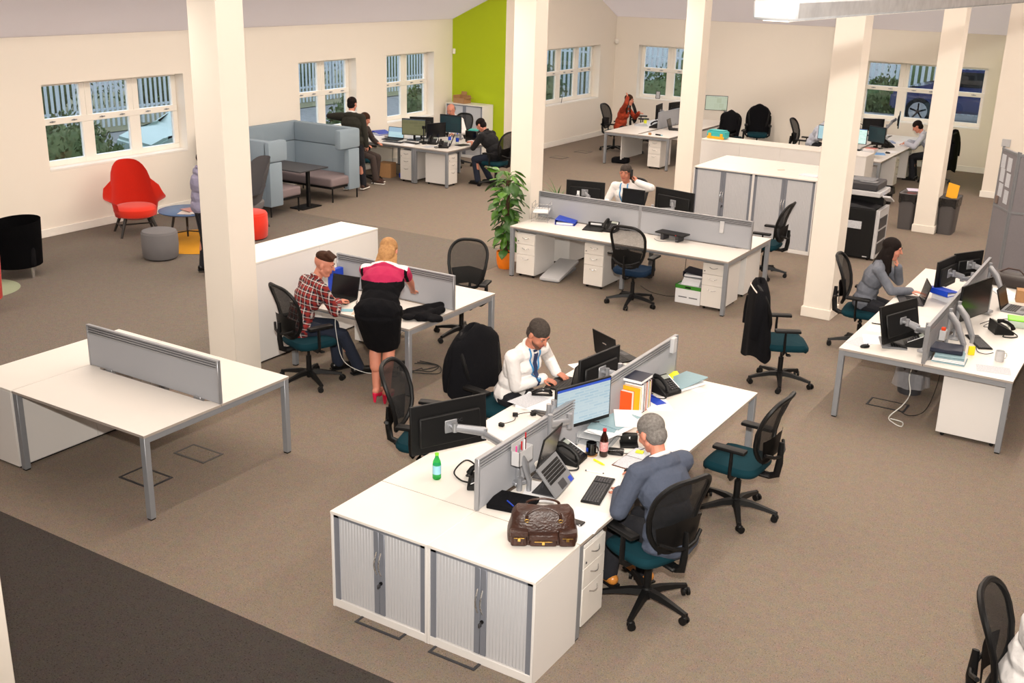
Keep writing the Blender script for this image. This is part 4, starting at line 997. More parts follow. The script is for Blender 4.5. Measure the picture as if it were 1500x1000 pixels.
# booth sofa
def booth():
    t = thing('booth_sofa', 'high-backed blue-grey booth sofa with two taupe benches', 'sofa', (0, 0, 0))
    b = MB(); b.box((-10.42, 8.6, .18), (-10.3, 10.97, .94), .02, seg=2); b.obj('back_panel', M_blueg, t)
    b = MB(); b.box((-10.43, 8.58, .945), (-10.29, 10.99, 1.3), .03, seg=2); b.obj('upper_back_panel', M_blueg, t)
    for y0, y1, q in ((8.6, 8.73, 1), (10.84, 10.97, -1)):
        b = MB(); b.box((-10.3, y0, .18), (-8.9, y1, .94), .02, seg=2); b.obj('side_panel', M_blueg, t)
        b = MB(); b.box((-10.29, y0-.015, .945), (-8.85, y1+.015, 1.3), .03, seg=2); b.obj('upper_side_panel', M_blueg, t)
        wy = (y0, y0+.31) if q == 1 else (y1-.31, y1); b = MB(); b.box((-8.93, wy[0], .18), (-8.8, wy[1], .94), .03, seg=2); b.obj('wing', M_blueg, t)
        wy = (y0-.015, y0+.44) if q == 1 else (y1-.55, y1+.015); b = MB(); b.box((-8.94, wy[0], .945), (-8.79, wy[1], 1.3), .045, seg=2); b.obj('upper_wing', M_blueg, t)
    for y0, y1 in ((8.73, 9.38), (10.18, 10.84)):
        b = MB(); b.box((-10.3, y0, .29), (-8.82 if y0 < 9 else -8.82, y1, .45), .04, seg=3); b.obj('bench_seat', M_taupe, t)
        b = MB(); b.box((-10.28, y0+.02, .25), (-8.84, y1-.02, .29)); b.obj('bench_frame', M_black, t)
    for x in (-8.85, -10.2):
        for y in (8.64, 9.33, 10.24, 10.93): b = MB(); b.cyl((x, y, 0), (x, y, .27), .014, n=8); b.obj('leg', M_black, t)
    return t
BT = booth()
t = thing('booth_table', 'dark table between the two benches of the booth sofa', 'table', (-9.48, 9.65, 0))
b = MB(); b.box((-.74, -.37, .69), (.74, .37, .71), .006); b.obj('table_top', M_dgrey, t)
b = MB(); b.box((.55, -.03, .02), (.6, .03, .69)); b.box((.35, -.25, 0), (.66, .25, .02)); b.obj('leg', M_black, t); b = MB(); b.box((-.6, -.03, 0), (-.55, .03, .69)); b.obj('leg', M_black, t)
b = MB(); b.tube([(-9.6, 8.57, .9), (-9.6, 8.5, .86), (-9.45, 8.5, .80), (-9.3, 8.57, .86)], .008); b.obj('shelf_bracket', M_black, BT, 'small dark fold-down bracket')

def armchair(label, loc, rz, m):
    t = thing('armchair', label, 'chair', loc, rz)
    def sh(u, v):
        a = (u-.5)*2*R(122); q = abs(a)
        k = 1/(1+math.exp((q-R(60))*9)); top = .60+.50*k+.02*math.cos(q*1.3); z = .30+(top-.30)*v
        fl = .31+.05*v+(.55*max(0, v-.72)**1.3 if q > R(66) else 0); nar = 1-.10*max(0, (z-.66)/.45)-.32*max(0, (z-.95)/.2)**2
        return Vector((math.sin(a)*fl*nar*1.02, -math.cos(a)*fl*.92-.20*max(0, z-.45)*k*1.4+.04, z))
    b = MB(); b.surf(sh, 40, 14, thick=-.045); bmesh.ops.bevel(b.bm, geom=[e for e in b.bm.edges if e.calc_face_angle(0) > 1.2], offset=.014, segments=2, affect='EDGES'); b.obj('shell', m, t)
    b = MB(); b.lathe([(.0, .26), (.20, .26), (.31, .31), (.335, .38), (.33, .42), (.29, .455), (.18, .465), (.001, .465)], n=28, sx=1, sy=1.0, c=(0, .03, 0)); b.obj('seat_cushion', m, t)
    for x, y in ((-.24, -.2), (.24, -.2), (-.24, .24), (.24, .24)):
        b = MB(); b.tube([(x*.8, y*.8, .30), (x*1.25, y*1.25, 0)], [.03, .018], n=8); b.obj('leg', M_wood_d, t)
    b = MB(); b.tube([(-.26, .25, .15), (-.26, -.2, .15)], .012); b.tube([(.26, .25, .15), (.26, -.2, .15)], .012); b.tube([(-.26, 0, .15), (.26, 0, .15)], .012); b.obj('stretcher', M_wood_d, t)
    return t
ac = armchair('red high-backed lounge chair below the left window', (-9.72, 6.5, 0), -118, M_red)
g = dup(ac, (-8.75, 7.95, 0), 165, 'grey lounge chair half hidden by the nearest pillar and the standing man')
swap(g, ('shell', 'seat_cushion'), M_grey_f)
def tub(label, loc, rz, m):
    t = thing('tub_chair', label, 'chair', loc, rz)
    def sh(u, v):
        a = (u-.5)*2*R(128); q = abs(a); top = .78-.06*(q/R(128))**2; z = .16+(top-.16)*v
        return Vector((math.sin(a)*(.36+.03*v), -math.cos(a)*(.33+.03*v), z))
    b = MB(); b.surf(sh, 36, 8, thick=-.085); bmesh.ops.bevel(b.bm, geom=[e for e in b.bm.edges if e.calc_face_angle(0) > 1.2], offset=.03, segments=3, affect='EDGES'); b.obj('shell', m, t)
    b = MB(); b.box((-.29, -.26, .16), (.29, .29, .44), .05, seg=3); b.obj('seat_cushion', m, t)
    for x in (-.22, .22):
        for y in (-.2, .24): b = MB(); b.cyl((x, y, 0), (x, y, .17), .022, .026, n=14); b.obj('leg', M_chrome, t)
    return t
tb = tub('black tub chair at the left edge by the wall', (-9.02, 3.88, 0), 142, M_blackf)
g = dup(tb, (-7.99, 2.52, 0), 60, 'red tub chair cut off by the left edge'); swap(g, ('shell', 'seat_cushion'), M_red)
def stool(label, loc, m, r=.26, h=.43):
    t = thing('round_stool', label, 'stool', loc)
    b = MB(); b.lathe([(r*.9, .02), (r*.97, .04), (r*1.02, h*.5), (r, h-.05), (r*.93, h-.012), (r*.8, h), (.001, h+.004)], n=32); b.obj('upholstery', m, t)
    b = MB(); b.lathe([(r*.96, h-.052), (r*1.008, h-.045), (r*.99, h-.038)], n=32); b.obj('piping', m, t)
    b = MB(); b.cyl((0, 0, 0), (0, 0, .022), r*.8, n=24); b.obj('base', M_black, t)
stool('grey round pouffe in front of the red lounge chair', (-8.2, 5.66, 0), M_grey_f)
stool('red round pouffe just right of the nearest pillar', (-8.06, 7.36, 0), M_red, .27, .44)
t = thing('coffee_table', 'round blue-topped coffee table with magazines on it', 'table', (-8.62, 6.58, .012))
b = MB(); b.lathe([(.001, .47), (.40, .47), (.43, .485), (.43, .495), (.42, .50), (.001, .50)], n=40); b.obj('table_top', M_tabblue, t)
for k in range(3):
    a = R(20+120*k); b = MB(); b.tube([(.22*math.cos(a), .22*math.sin(a), .47), (.34*math.cos(a), .34*math.sin(a), 0)], [.022, .014]); b.obj('leg', M_wood_d, t)
b = MB()
for k in range(3): a = R(20+120*k); b.cyl((0, 0, .17), (.29*math.cos(a), .29*math.sin(a), .17), .01, n=8)
b.obj('stretcher', M_wood_d, t)
random.seed(3)
for i, (dx, dy, c) in enumerate([(.08, -.06, (220, 200, 190)), (.18, .05, (236, 232, 228)), (.02, .08, (200, 120, 110))]):
    sheet(['magazine with a pale cover on the blue coffee table', 'white magazine on the blue coffee table, nearest the pillar', 'reddish magazine at the back of the blue coffee table'][i], (-8.55+dx, 6.5+dy, .513+i*.006), 30+i*25, .21, .28, mat('magazine_%d' % i, c, .3, rgb2=tuple(int(v*.6) for v in c), vs=14), h=.005, name='magazine', cat='magazine')
b = MB(); b.lathe([(.001, .003), (.80, .003), (.82, .007), (.80, .012), (.001, .012)], n=48); tag(b.obj('rug', M_yrug), 'round yellow rug under the blue coffee table', 'rug', None, (-8.5, 6.72, 0))
b = MB(); b.lathe([(.001, .003), (.5, .003), (.51, .007), (.5, .012), (.001, .012)], n=48); tag(b.obj('rug', M_grug), 'round sage green rug between the two tub chairs', 'rug', None, (-8.78, 3.12, 0))

# photocopier
t = thing('photocopier', 'black and white office photocopier behind the pillar nearest the dark-haired woman', 'photocopier', (-.17, 12.1, 0))
b = MB(); b.box((0, 0, .03), (.62, .6, .80), .01); b.obj('body', M_black, t)
b = MB(); b.box((.62, .02, .03), (.68, .6, .80), .008); b.obj('side_cover', M_lgrey, t)
for k in range(3): b = MB(); b.box((.68, .06, .1+k*.2), (.69, .5, .27+k*.2), .004); b.obj('paper_drawer', M_dgrey, t)
b = MB(); b.box((0, .42, .80), (.62, .6, 1.0), .01); b.box((0, 0, .80), (.06, .6, 1.0), .01); b.obj('rear_column', M_black, t)
b = MB(); b.prism([(.08, .802), (.60, .802), (.60, .81), (.08, .88)], -.4, -.04, M=Matrix.Rotation(R(90), 4, 'X')); b.obj('output_tray', M_dgrey, t)
b = MB(); b.box((-.02, -.02, 1.0), (.66, .6, 1.08), .01); b.obj('scanner_bed', M_lgrey, t)
b = MB(); b.box((0, .0, 1.08), (.60, .58, 1.2), .02); b.obj('document_feeder', M_dgrey, t)
b = MB(); b.box((.14, .1, 1.2), (.5, .4, 1.225), .006); b.box((.3, .05, 1.2), (.56, .2, 1.212), .004); b.obj('feeder_tray', M_mgrey, t)
b = MB(); b.box((-.02, -.12, 0), (.3, .0, .03), .004, M=T3((.68, .05, 1.0), 90, 0, 20)); p = b.obj('control_panel', M_lgrey, t)
b = MB(); b.box((.05, -.1, .03), (.24, -.02, .033), M=T3((.68, .05, 1.0), 90, 0, 20)); b.obj('display', mat('copier_lcd', (190, 200, 240), .3, emit=.8), t)
b = MB(); b.box((.2, -.006, .48), (.43, 0, .60), .003); b.obj('instruction_card', M_paper2, t)
b = MB(); b.box((.5, -.004, .05), (.57, 0, .065)); b.obj('badge', M_lgrey, t)
for x in (.06, .56): b = MB(); b.cyl((x, .08, 0), (x, .08, .03), .02); b.obj('caster', M_black, t); b = MB(); b.cyl((x, .5, 0), (x, .5, .03), .02); b.obj('caster', M_black, t)
# recycling bins either side of the last pillar
def rbin(label, x, y, col, rz=0, item=None):
    t = thing('recycling_bin', label, 'bin', (x, y, 0), rz)
    def fr(u, v): 
        a = 2*PI*u; c, s = math.cos(a), math.sin(a); e = .35; k = .84+.16*v
        return Vector((math.copysign(abs(c)**e, c)*.15*k, math.copysign(abs(s)**e, s)*.27*k, .62*v))
    b = MB(); b.surf(fr, 32, 4, closeu=True); b.bm.faces.new([v for v in b.bm.verts if v.co.z < .001][:]) if 0 else None; b.obj('tub', mat('bin_grey', (84, 80, 80), .6), t)
    b = MB(); b.surf(lambda u, v: fr(u, .78+.24*v)*1.0+Vector((fr(u, 1).x*.06+.004*math.sin(u*60), fr(u, 1).y*.05+.004*math.cos(u*47), -.02*math.sin(u*31)*(1-v))), 48, 5, closeu=True); b.obj('bin_liner', M_bin, t)
    b = MB(); b.surf(lambda u, v: Vector((fr(u, 1).x*(1.03-.5*v), fr(u, 1).y*(1.03-.5*v), .63+.03*math.sin(v*PI/2)-.07*v*v)), 32, 3, closeu=True); b.obj('lid_rim', mat('bin_lid', (96, 92, 92), .5) if not item else M_dgrey, t)
    b = MB(); b.box((-.075, -.14, .56), (.075, .14, .60)); b.obj('lid_flap', col, t)
    return t
rbin('grey recycling bin with a paper on its lid, just before the last pillar', .33, 15.0, mat('bin_red', (160, 84, 76), .6))
rbin('grey recycling bin with a yellow envelope sticking out, right of the last pillar', 1.0, 15.02, M_black, item=1)
sheet('white leaflet lying on the lid of the first recycling bin', (.36, 15.0, .67), 20, .2, .26, mat('leaflet', (230, 220, 246), .4), h=.004)
b = MB(); b.box((-.1, -.006, 0), (.1, .006, .26), .002, M=T3((0, 0, 0), 30, -24, 15)); tag(b.obj('envelope', M_ybook), 'yellow padded envelope stuck in the second recycling bin', 'envelope', None, (1.0, 15.02, .60))
t = thing('waste_bin', 'small black waste bin behind the photocopier', 'bin', (-.55, 16.95, 0)); b = MB(); b.lathe([(.001, 0), (.12, 0), (.15, .32), (.14, .32), (.11, .01), (.001, .01)], n=20); b.obj('tub', M_black, t)
b = MB(); b.surf(lambda u, v: Vector(((.15+.02*v+.01*math.sin(u*40))*math.cos(2*PI*u), (.15+.02*v+.01*math.sin(u*40))*math.sin(2*PI*u), .33-.12*v)), 30, 4, closeu=True); b.obj('bin_liner', M_bin, t)
# notice partition
def nboard(t, p0, p1, name='partition_panel'):
    d = Vector(p1)-Vector(p0); L = d.length; M = T3((*p0, 0), math.degrees(math.atan2(d.y, d.x)))
    for z0, z1 in ((.06, .93), (.96, 1.78)):
        b = MB(); b.box((.03, -.012, z0), (L-.03, .012, z1), .002, M=M); b.obj(name, mat('notice_felt', (128, 124, 128), .95, bump=.2, bs=500), t)
    b = MB()
    for z in (.05, .945, 1.79): b.box((0, -.018, z-.018), (L, .018, z+.018), .003, M=M)
    for x in (0.015, L-.015): b.cyl(M @ Vector((x, 0, 0)), M @ Vector((x, 0, 1.83)), .018, n=10)
    b.obj('partition_frame', M_mgrey, t); return M, L
t = thing('notice_partition', 'folding grey felt notice partition at the right edge', 'partition', (0, 0, 0))
M, L = nboard(t, (1.966, 13.08), (2.264, 12.55)); nboard(t, (2.27, 12.53), (3.4, 12.62))
k = 0
for cx, zs in ((.16, (1.62, 1.42, 1.2)), (.40, (1.60, 1.38, 1.14))):
    for z in zs:
        b = MB(); b.box((cx-.08, -.0155, z-.1), (cx+.08, -.0135, z+.1), M=M @ T3((0, 0, 0), 0, 0, (k % 3-1)*1.0)); o = b.obj('notice_sheet', M_paper2); k += 1
        tag(o, 'printed notice pinned on the partition, ' + ['top of the left column', 'middle of the left column', 'bottom of the left column', 'top of the column nearer the hinge', 'middle of the column nearer the hinge', 'lowest of the column nearer the hinge'][k-1], 'notice', 'notices on the partition')
b = MB(); b.box((.07, -.03, .98), (.17, -.0135, 1.1), .004, M=M); tag(b.obj('card_holder', mat('card_holder', (120, 100, 90), .4)), 'small picture holder low on the partition', 'holder')
b = MB(); b.box((2.62, 12.50, 1.1), (2.85, 12.515, 1.55)); tag(b.obj('notice_sheet', M_paper), 'large white notice on the second partition panel', 'notice')
b = MB(); b.box((1.12, 18.895, 1.05), (1.28, 18.93, 1.2), .004); tag(b.obj('wall_socket', M_lgrey), 'small switch plate on the wall end behind the partition', 'switch')
b = MB(); b.box((-.03, -.05, -.06), (.03, 0, .06), .01); tag(b.obj('motion_sensor', M_trim), 'white motion sensor in the corner by the lime wall', 'sensor', None, (XL+.06, YG-.01, 2.32), 20)
b = MB(); b.ell((0, 0, 0), (.06, .06, .07)); tag(b.obj('motion_sensor', M_trim), 'round white sensor in the far left corner', 'sensor', None, (XF+.06, YB-.06, 2.4))

# floor outlet boxes
def floor_box(label, x0, y0, x1, y1, m=M_dgrey):
    t = thing('floor_box', label, 'floor outlet', (x0, y0, 0)); w, d = x1-x0, y1-y0
    b = MB()
    for lo, hi in (((0, 0, .001), (w, .02, .006)), ((0, d-.02, .001), (w, d, .006)), ((0, .02, .001), (.02, d-.02, .006)), ((w-.02, .02, .001), (w, d-.02, .006))): b.box(lo, hi)
    b.obj('rim', m, t)
    b = MB(); b.box((.021, .021, .001), (w-.021, d-.021, .004)); b.obj('lid', M_carpet, t)
floor_box('floor outlet box under the bare desk, nearest the dark carpet', -2.80, .48, -2.42, .74)
floor_box('floor outlet box under the bare desk, farther from the dark carpet', -2.80, 1.08, -2.42, 1.32, mat('faded_grey', (86, 82, 80), .7))
floor_box('floor outlet box poking out below the left foreground cabinet', .25, -.075, .63, .2)
floor_box('floor outlet box poking out below the cabinet under the bag', .86, -.075, 1.22, .2)
floor_box('floor outlet box under the right-hand desk run', 2.04, 5.98, 2.43, 6.22)
floor_box('floor outlet box behind the woman’s pink shoes', -2.75, 3.75, -2.37, 4.0)
for i, (x, y) in enumerate([(-8.35, 17.3), (-8.3, 18.4)]): floor_box(['flush floor outlet near the far left windows, closer one', 'flush floor outlet near the far left windows, farther one'][i], x, y, x+.35, y+.3, mat('faded_grey', (86, 82, 80), .7))

# plants
def leaf_mesh(L=.15, W=.10, m=M_leaf):
    b = MB()
    def f(u, v):
        w = math.sin(PI*min(1, v*1.02))**.75*(1-.35*v)*W*.62 if v > 0 else .004
        return Vector(((u-.5)*2*w, v*L, -.05*(v**2)*L/.15-.012*abs(u-.5)*2+.008))
    b.surf(f, 4, 6); return b.mesh('leaf', m)
t = thing('potted_climber', 'tall leafy climbing plant on a brown pole in an orange pot', 'plant', (-3.86, 8.3, 0))
b = MB(); b.lathe([(.001, 0), (.10, 0), (.125, .06), (.135, .15), (.135, .25), (.125, .25), (.12, .2), (.001, .2)], n=28); b.obj('pot', M_orange, t)
b = MB(); b.cyl((0, 0, .19), (0, 0, .215), .12, n=20); b.obj('soil', M_moss, t)
b = MB(); b.cyl((0, 0, .2), (.02, 0, 1.3), .035, .032, n=12); b.obj('coir_pole', M_moss, t)
L1, L2 = leaf_mesh(), leaf_mesh(.17, .11, M_leaf2); random.seed(11); sb = MB()
for i in range(120):
    f = i/119; z = .30+1.12*f**.95; a = i*2.4+random.uniform(-.4, .4); rr = random.uniform(.03, .12)+(.05 if z > .9 else 0)
    p = Vector((math.cos(a)*rr, math.sin(a)*rr, z+random.uniform(-.03, .05))); o = bpy.data.objects.new('leaf', random.choice((L1, L2, L2) if f < .8 else (L1, L1, L2))); COL.objects.link(o); o.parent = t
    o.location = p; s = random.uniform(.75, 1.25)*(1.15 if f > .7 else 1); o.scale = (s, s, s); o.rotation_euler = (R(random.uniform(-55, 15)+(25 if f > .9 else 0)), R(random.uniform(-25, 25)), a-PI/2)
    sb.tube([(0.01, 0, z-.08), p*.6+Vector((0, 0, p.z*.4-.01)), p], .004, n=5)
sb.obj('stems', M_leaf, t)
t = thing('spiky_plant', 'small spiky dracaena in a grey pot behind the plant pillar', 'plant', (-3.92, 9.9, 0))
b = MB(); b.lathe([(.001, 0), (.14, 0), (.17, .4), (.155, .4), (.14, .36), (.001, .36)], n=24); b.obj('pot', mat('slate_pot', (98, 104, 112), .6), t)
b = MB(); b.cyl((0, 0, .35), (0, 0, .75), .022); b.obj('stem', M_moss, t)
sp = MB(); sp.surf(lambda u, v: Vector(((u-.5)*.03*(1-v)+.0001*u, v*.42, .0-.22*v*v)), 2, 6); spm = sp.mesh('blade', M_leaf2)
for i in range(34):
    o = bpy.data.objects.new('leaf', spm); COL.objects.link(o); o.parent = t; o.location = (0, 0, .62+.15*(i/34)); o.rotation_euler = (R(15+60*random.random()), 0, i*2.4); s = random.uniform(.8, 1.1); o.scale = (s, s, s)

# ------------------------------------------------------------------ chairs
chair('black mesh chair the grey-suited man sits on', 1.79, 1.23, 68)
chair('empty black mesh chair with a teal seat, behind the grey-suited man’s chair', 1.80, 2.90, 88)
chair('black mesh chair behind the big dark monitor back in the foreground', -.52, 1.78, -72)
chair('black chair under the man with the blue lanyard', -.44, 2.78, -98)
chair('black mesh chair the checked-shirt boy sits on', -3.02, 3.12, -18)
chair('empty mesh chair on the far side of the desk from the woman in the dress', -2.58, 5.30, 197, thin=True)
chair('empty black mesh chair pushed to the long desk run beside the archive box', -1.53, 7.76, 2, seatm=M_navy, thin=True)
chair('black chair draped with a black jacket, standing alone in the aisle', 1.08, 6.05, -62)
chair('black chair under the dark-haired woman', 1.46, 7.74, -84)
chair('chair of the man on the phone', -2.9, 10.25, 178)
chair('black chair seen edge-on in front of the tall shutter cabinets', -.62, 10.25, 92)
chair('black chair cut off by the bottom right corner', 4.27, .78, -92)
chair('chair of the person whose hands show at the right edge', 4.05, 7.75, 90)
chair('chair of the man in the black T-shirt', -7.42, 13.55, 88)
chair('chair of the bald man behind the dark monitor', -9.35, 14.95, 180)
chair('chair with a teal seat behind the standing man in the dark jumper', -9.75, 12.25, -80)
chair('chair of the woman in the rust cardigan', -7.62, 19.15, -88)
chair('black mesh chair with a garment on its back, behind the toy toolbox', -5.0, 20.1, 12)
chair('chair draped with a black coat, teal seat turned to the camera', -4.75, 21.2, 200)
chair('black chair of the man in the grey shirt beside the fourth pillar', -3.12, 19.75, -88)
chair('teal-seated chair of the man behind the last pillar', -.28, 20.0, 88)
chair('black chair on the far side of the rust cardigan woman’s desk', -7.55, 20.6, -60)

# ------------------------------------------------------------------ people
def at(loc, rz, *pts):
    M = T3(loc, rz).inverted(); return [tuple(M @ Vector(p)) for p in pts]
# grey-suited man
L_, a_ = (1.86, 1.29, 0), 66
person('grey-haired man in a slate suit jacket working with his back to us', L_, a_, (0, -.05, .60), 10, 0, 11, 28, 5, wrist=at(L_, a_, (1.52, 1.27, .775), (1.50, 1.60, .775)),
       hdir=at((0, 0, 0), a_, (-.6, .75, -.1), (-.95, .35, -.1)), palm=[(0, 0, -1)]*2, curl=(.3, .45), poles=[(-.7, -.5, -.5), (.8, -.5, -.4)], top=M_suit, top_kind='jacket', bottom=M_trous, shoes=M_tan,
       hair=M_hgrey, vox=.0055, wide=1.05, feet=[(-.13, .40, .09), (.12, .30, .09)], skin=M_skin)
# lanyard man
L_, a_ = (-.31, 2.84, 0), -100
person('man in a white shirt, blue tie and sky-blue lanyard typing', L_, a_, (0, -.04, .60), 14, 0, 12, 32, -6, wrist=at(L_, a_, (-.02, 3.06, .785), (-.04, 2.86, .785)),
       hdir=at((0, 0, 0), a_, (1, -.15, -.15), (1, .25, -.15)), palm=[(0, 0, -1)]*2, curl=(.6, .6), poles=[(-.8, -.5, -.5), (.8, -.5, -.5)], top=M_shirt, bottom=M_trous, shoes=M_bshoe, hair=M_hsalt,
       vox=.0055, tie=M_tie, lanyard=True, skin=M_skin2, beard=mat('stubble', (112, 76, 60), .8))
# checked-shirt boy
L_, a_ = (-3.15, 3.20, 0), -22
person('young man in a red and white checked shirt at the laptop', L_, a_, (0, -.05, .60), 16, 0, 12, 18, -42, wrist=at(L_, a_, (-3.2, 3.58, .78), (-2.98, 3.56, .78)),
       hdir=[(.1, 1, 0), (-.2, 1, .1)], palm=[(0, 0, -1)]*2, curl=(.6, .9), top=M_plaid, top_kind='long', bottom=M_jeans, shoes=M_bshoe, hair=M_hbrown, hair_kind='quiff', vox=.0065, collar=True,
       feet=[(-.02, .40, .09), (.22, .52, .09)], kneepole=[(0, 1, .35), (.3, 1, .35)])
# woman in the dress
def dressfn(c):
    d = (c.y+.08)*.62+(c.z-.98)*.785
    if abs(c.x) > .235 and d > .2: return 1
    if d > .50-.30*abs(c.x): return 2
    if d > .245+1.5*c.x*c.x and abs(c.x) < .205: return 1
    return 0
L_, a_ = (-2.07, 3.14, 0), 26
person('woman in a black dress with a magenta yoke bending over the desk', L_, a_, (0, -.08, .98), 37, 0, 8, 50, 0, wide=1.3, wrist=at(L_, a_, (-2.62, 3.80, .84), (-2.28, 4.02, .82)),
       hdir=[(0, .9, -.3), (-.1, .9, -.3)], palm=[(0, -.2, -1)]*2, curl=(.4, .5), poles=[(-.6, -.3, -.6), (.8, -.1, -.5)], fem=True, topmats=[M_blackf, M_magenta, M_shirt], topfn=dressfn, top_kind='dress', long_sleeve=False,
       shoes=M_pinks, heel=True, hair=M_hblond, hair_kind='fall', vox=.0065, feet=[(-.05, .0, .135), (.06, -.03, .135)], kneepole=(0, 1, 0), collar=False, face=False, fdir=(.25, 1, 0))
# dark-haired woman
L_, a_ = (1.50, 7.76, 0), -84
person('dark-haired woman in a grey cardigan with her hand at her mouth', L_, a_, (0, -.03, .60), 10, 0, 10, 12, 4, wrist=[(-.04, .29, 1.03), (.02, .46, .785)], hdir=[(.05, -.35, 1), (-.1, 1, 0)],
       palm=[(0, -1, -.2), (0, 0, -1)], curl=(.9, .3), poles=[(-.4, .6, -1), (.8, -.3, -.6)], fem=True, top=M_greyc, bottom=M_trous, shoes=M_bshoe, hair=M_hdark, hair_kind='long', vox=.0065, skin=M_skin)
# man on the phone
L_, a_ = (-2.86, 10.2, 0), 180
person('man in a white shirt and lanyard talking on a phone', L_, a_, (0, -.02, .60), 6, 0, 4, 4, 8, wrist=[(-.21, .11, 1.15), (.16, .34, .80)], hdir=[(.62, -.3, .8), (0, 1, 0)], palm=[(.9, -.1, -.2), (0, 0, -1)],
       curl=(.9, .4), poles=[(-1, .1, -.25), (.6, -.3, -.8)], top=M_shirt, bottom=M_trous, shoes=M_bshoe, hair=M_hsalt, vox=.007, lanyard=True, skin=M_skin2, belly=.03)
b = MB(); b.box((-.035, -.006, -.07), (.035, .006, .07), .005); tag(b.obj('mobile_phone', M_blackg), 'black mobile phone held to the ear of the man in the white shirt', 'mobile phone', None, (-2.745, 10.06, 1.27), 80)
# person at the right edge
L_, a_ = (3.96, 7.78, 0), 90
person('person at the right edge of whom only the typing hands show', L_, a_, (0, -.03, .60), 12, 0, 10, 20, 0, wrist=at(L_, a_, (3.30, 7.70, .79), (3.30, 7.92, .79)), hdir=[(.25, 1, -.1), (-.25, 1, -.1)], palm=[(0, 0, -1)]*2, curl=(.7, .7),
       top=M_sweat, bottom=M_trous, shoes=M_bshoe, hair=M_hdark, vox=.008)
# white shirt bottom right
L_, a_ = (4.25, .90, 0), -88
person('person in a white shirt cut off by the bottom right corner', L_, a_, (0, -.03, .60), 6, 0, 8, 18, 0, wide=1.2, top=M_shirt, bottom=M_trous, shoes=M_bshoe, hair=M_hbrown, vox=.008)
# man standing in the lounge
L_, a_ = (-7.03, 5.44, 0), -30
person('man in a lavender shirt standing half behind the nearest pillar', L_, a_, (0, 0, .97), 0, 0, 4, 25, -20, wrist=[(-.24, .22, .98), (.24, .22, .98)], hdir=[(.3, .8, -.2), (-.3, .8, -.2)], top=M_lav, bottom=M_trous, shoes=M_bshoe,
       feet=[(-.11, .0, .09), (.12, .04, .09)], kneepole=(0, 1, 0), hair=M_hdark, vox=.009, wide=1.1)
# man standing by the booth
L_, a_ = (-9.3, 11.38, 0), 12
person('man in a dark green jumper standing and leaning on the booth sofa', L_, a_, (0, .02, .97), 3, -7, 6, 8, -8, wrist=[(-.34, .22, 1.33), (.24, .10, .86)], hdir=[(.3, .9, -.1), (0, .6, -.8)], palm=[(0, 0, -1), (-1, 0, 0)], poles=[(-1, -.3, .1), (.8, -.6, 0)], wide=1.16, collar_m=M_shirt, crown=True,
       top=M_sweat, bottom=M_trous, shoes=M_brshoe, feet=[(-.12, -.06, .09), (.16, .10, .10)], kneepole=(0, 1, 0), hair=M_hdark, vox=.008)
# hidden sitter
L_, a_ = (-9.86, 12.22, 0), -84
person('seated person mostly hidden behind the standing man, brown trousers showing', L_, a_, (0, -.03, .60), 8, 0, 8, 20, 0, wrist=[(-.2, .30, .78), (.2, .30, .78)], top=M_brownt, bottom=M_brownt, shoes=M_brshoe, feet=[(-.1, .34, .09), (.1, .46, .09)], hair=M_hbrown, vox=.009, face=False)
# man in black T-shirt
L_, a_ = (-7.48, 13.58, 0), 92
person('man in a black T-shirt reading at the end of the desk by the lime wall', L_, a_, (0, -.02, .60), 18, 0, 14, 38, 0, wrist=[(-.12, .46, .84), (.12, .44, .84)], hdir=[(.3, 1, .1), (-.3, 1, .1)], curl=(.8, .8), top=M_btee, wide=1.18, long_sleeve=False, bottom=M_jeans, shoes=M_bshoe, hair=M_hdark, vox=.008, feet=[(-.14, .3, .09), (.12, .16, .09)])
# bald man
L_, a_ = (-9.35, 14.9, 0), 180
person('bald man in a white shirt behind the dark angled monitor', L_, a_, (0, -.02, .60), 10, 0, 8, 22, 10, top=M_shirt, bottom=M_trous, shoes=M_bshoe, hair=M_hgrey, hair_kind='balding', vox=.008)
# rust cardigan woman
L_, a_ = (-7.5, 19.18, 0), -88
person('woman in a rust cardigan holding her hand to her forehead', L_, a_, (0, 0, .60), 10, 0, 8, 8, 0, wrist=[(-.14, .42, .95), (.10, .21, 1.31)], hdir=[(.3, .8, .1), (-.35, -.35, .9)], palm=[(0, 0, -1), (-.2, -1, -.1)], curl=(.5, .25), poles=[(-.6, .2, -.9), (.9, .25, -.5)], fem=True,
       top=M_rust, bottom=M_btee, shoes=M_bshoe, hair=M_hbrown, hair_kind='long', vox=.008, belly=.02)
b = MB(); b.surf(lambda u, v: Vector(((u-.5)*.10*(1-.3*v), .0+.16*0, 1.22-.32*v)), 2, 5, thick=.006); tag(b.obj('scarf', M_lshirt), 'pale top showing in the opening of the rust cardigan', 'top', None, (-7.29, 19.18, 0), -88)
# grey shirt man behind pillar
L_, a_ = (-2.95, 19.75, 0), -88
person('man in a pale grey shirt bent over his screen beside the fourth pillar', L_, a_, (0, 0, .60), 20, 0, 14, 40, 0, top=M_lshirt, bottom=M_trous, shoes=M_bshoe, hair=M_hbrown, vox=.009, face=False)
# man behind last pillar
L_, a_ = (-.30, 20.05, 0), 92
person('dark-haired man writing at the far desk behind the last pillar', L_, a_, (0, .06, .60), 26, 0, 12, 35, 0, wrist=[(-.2, .62, .80), (.14, .62, .80)], top=M_lshirt, bottom=M_trous, shoes=M_bshoe, hair=M_hdark, vox=.009, face=False)

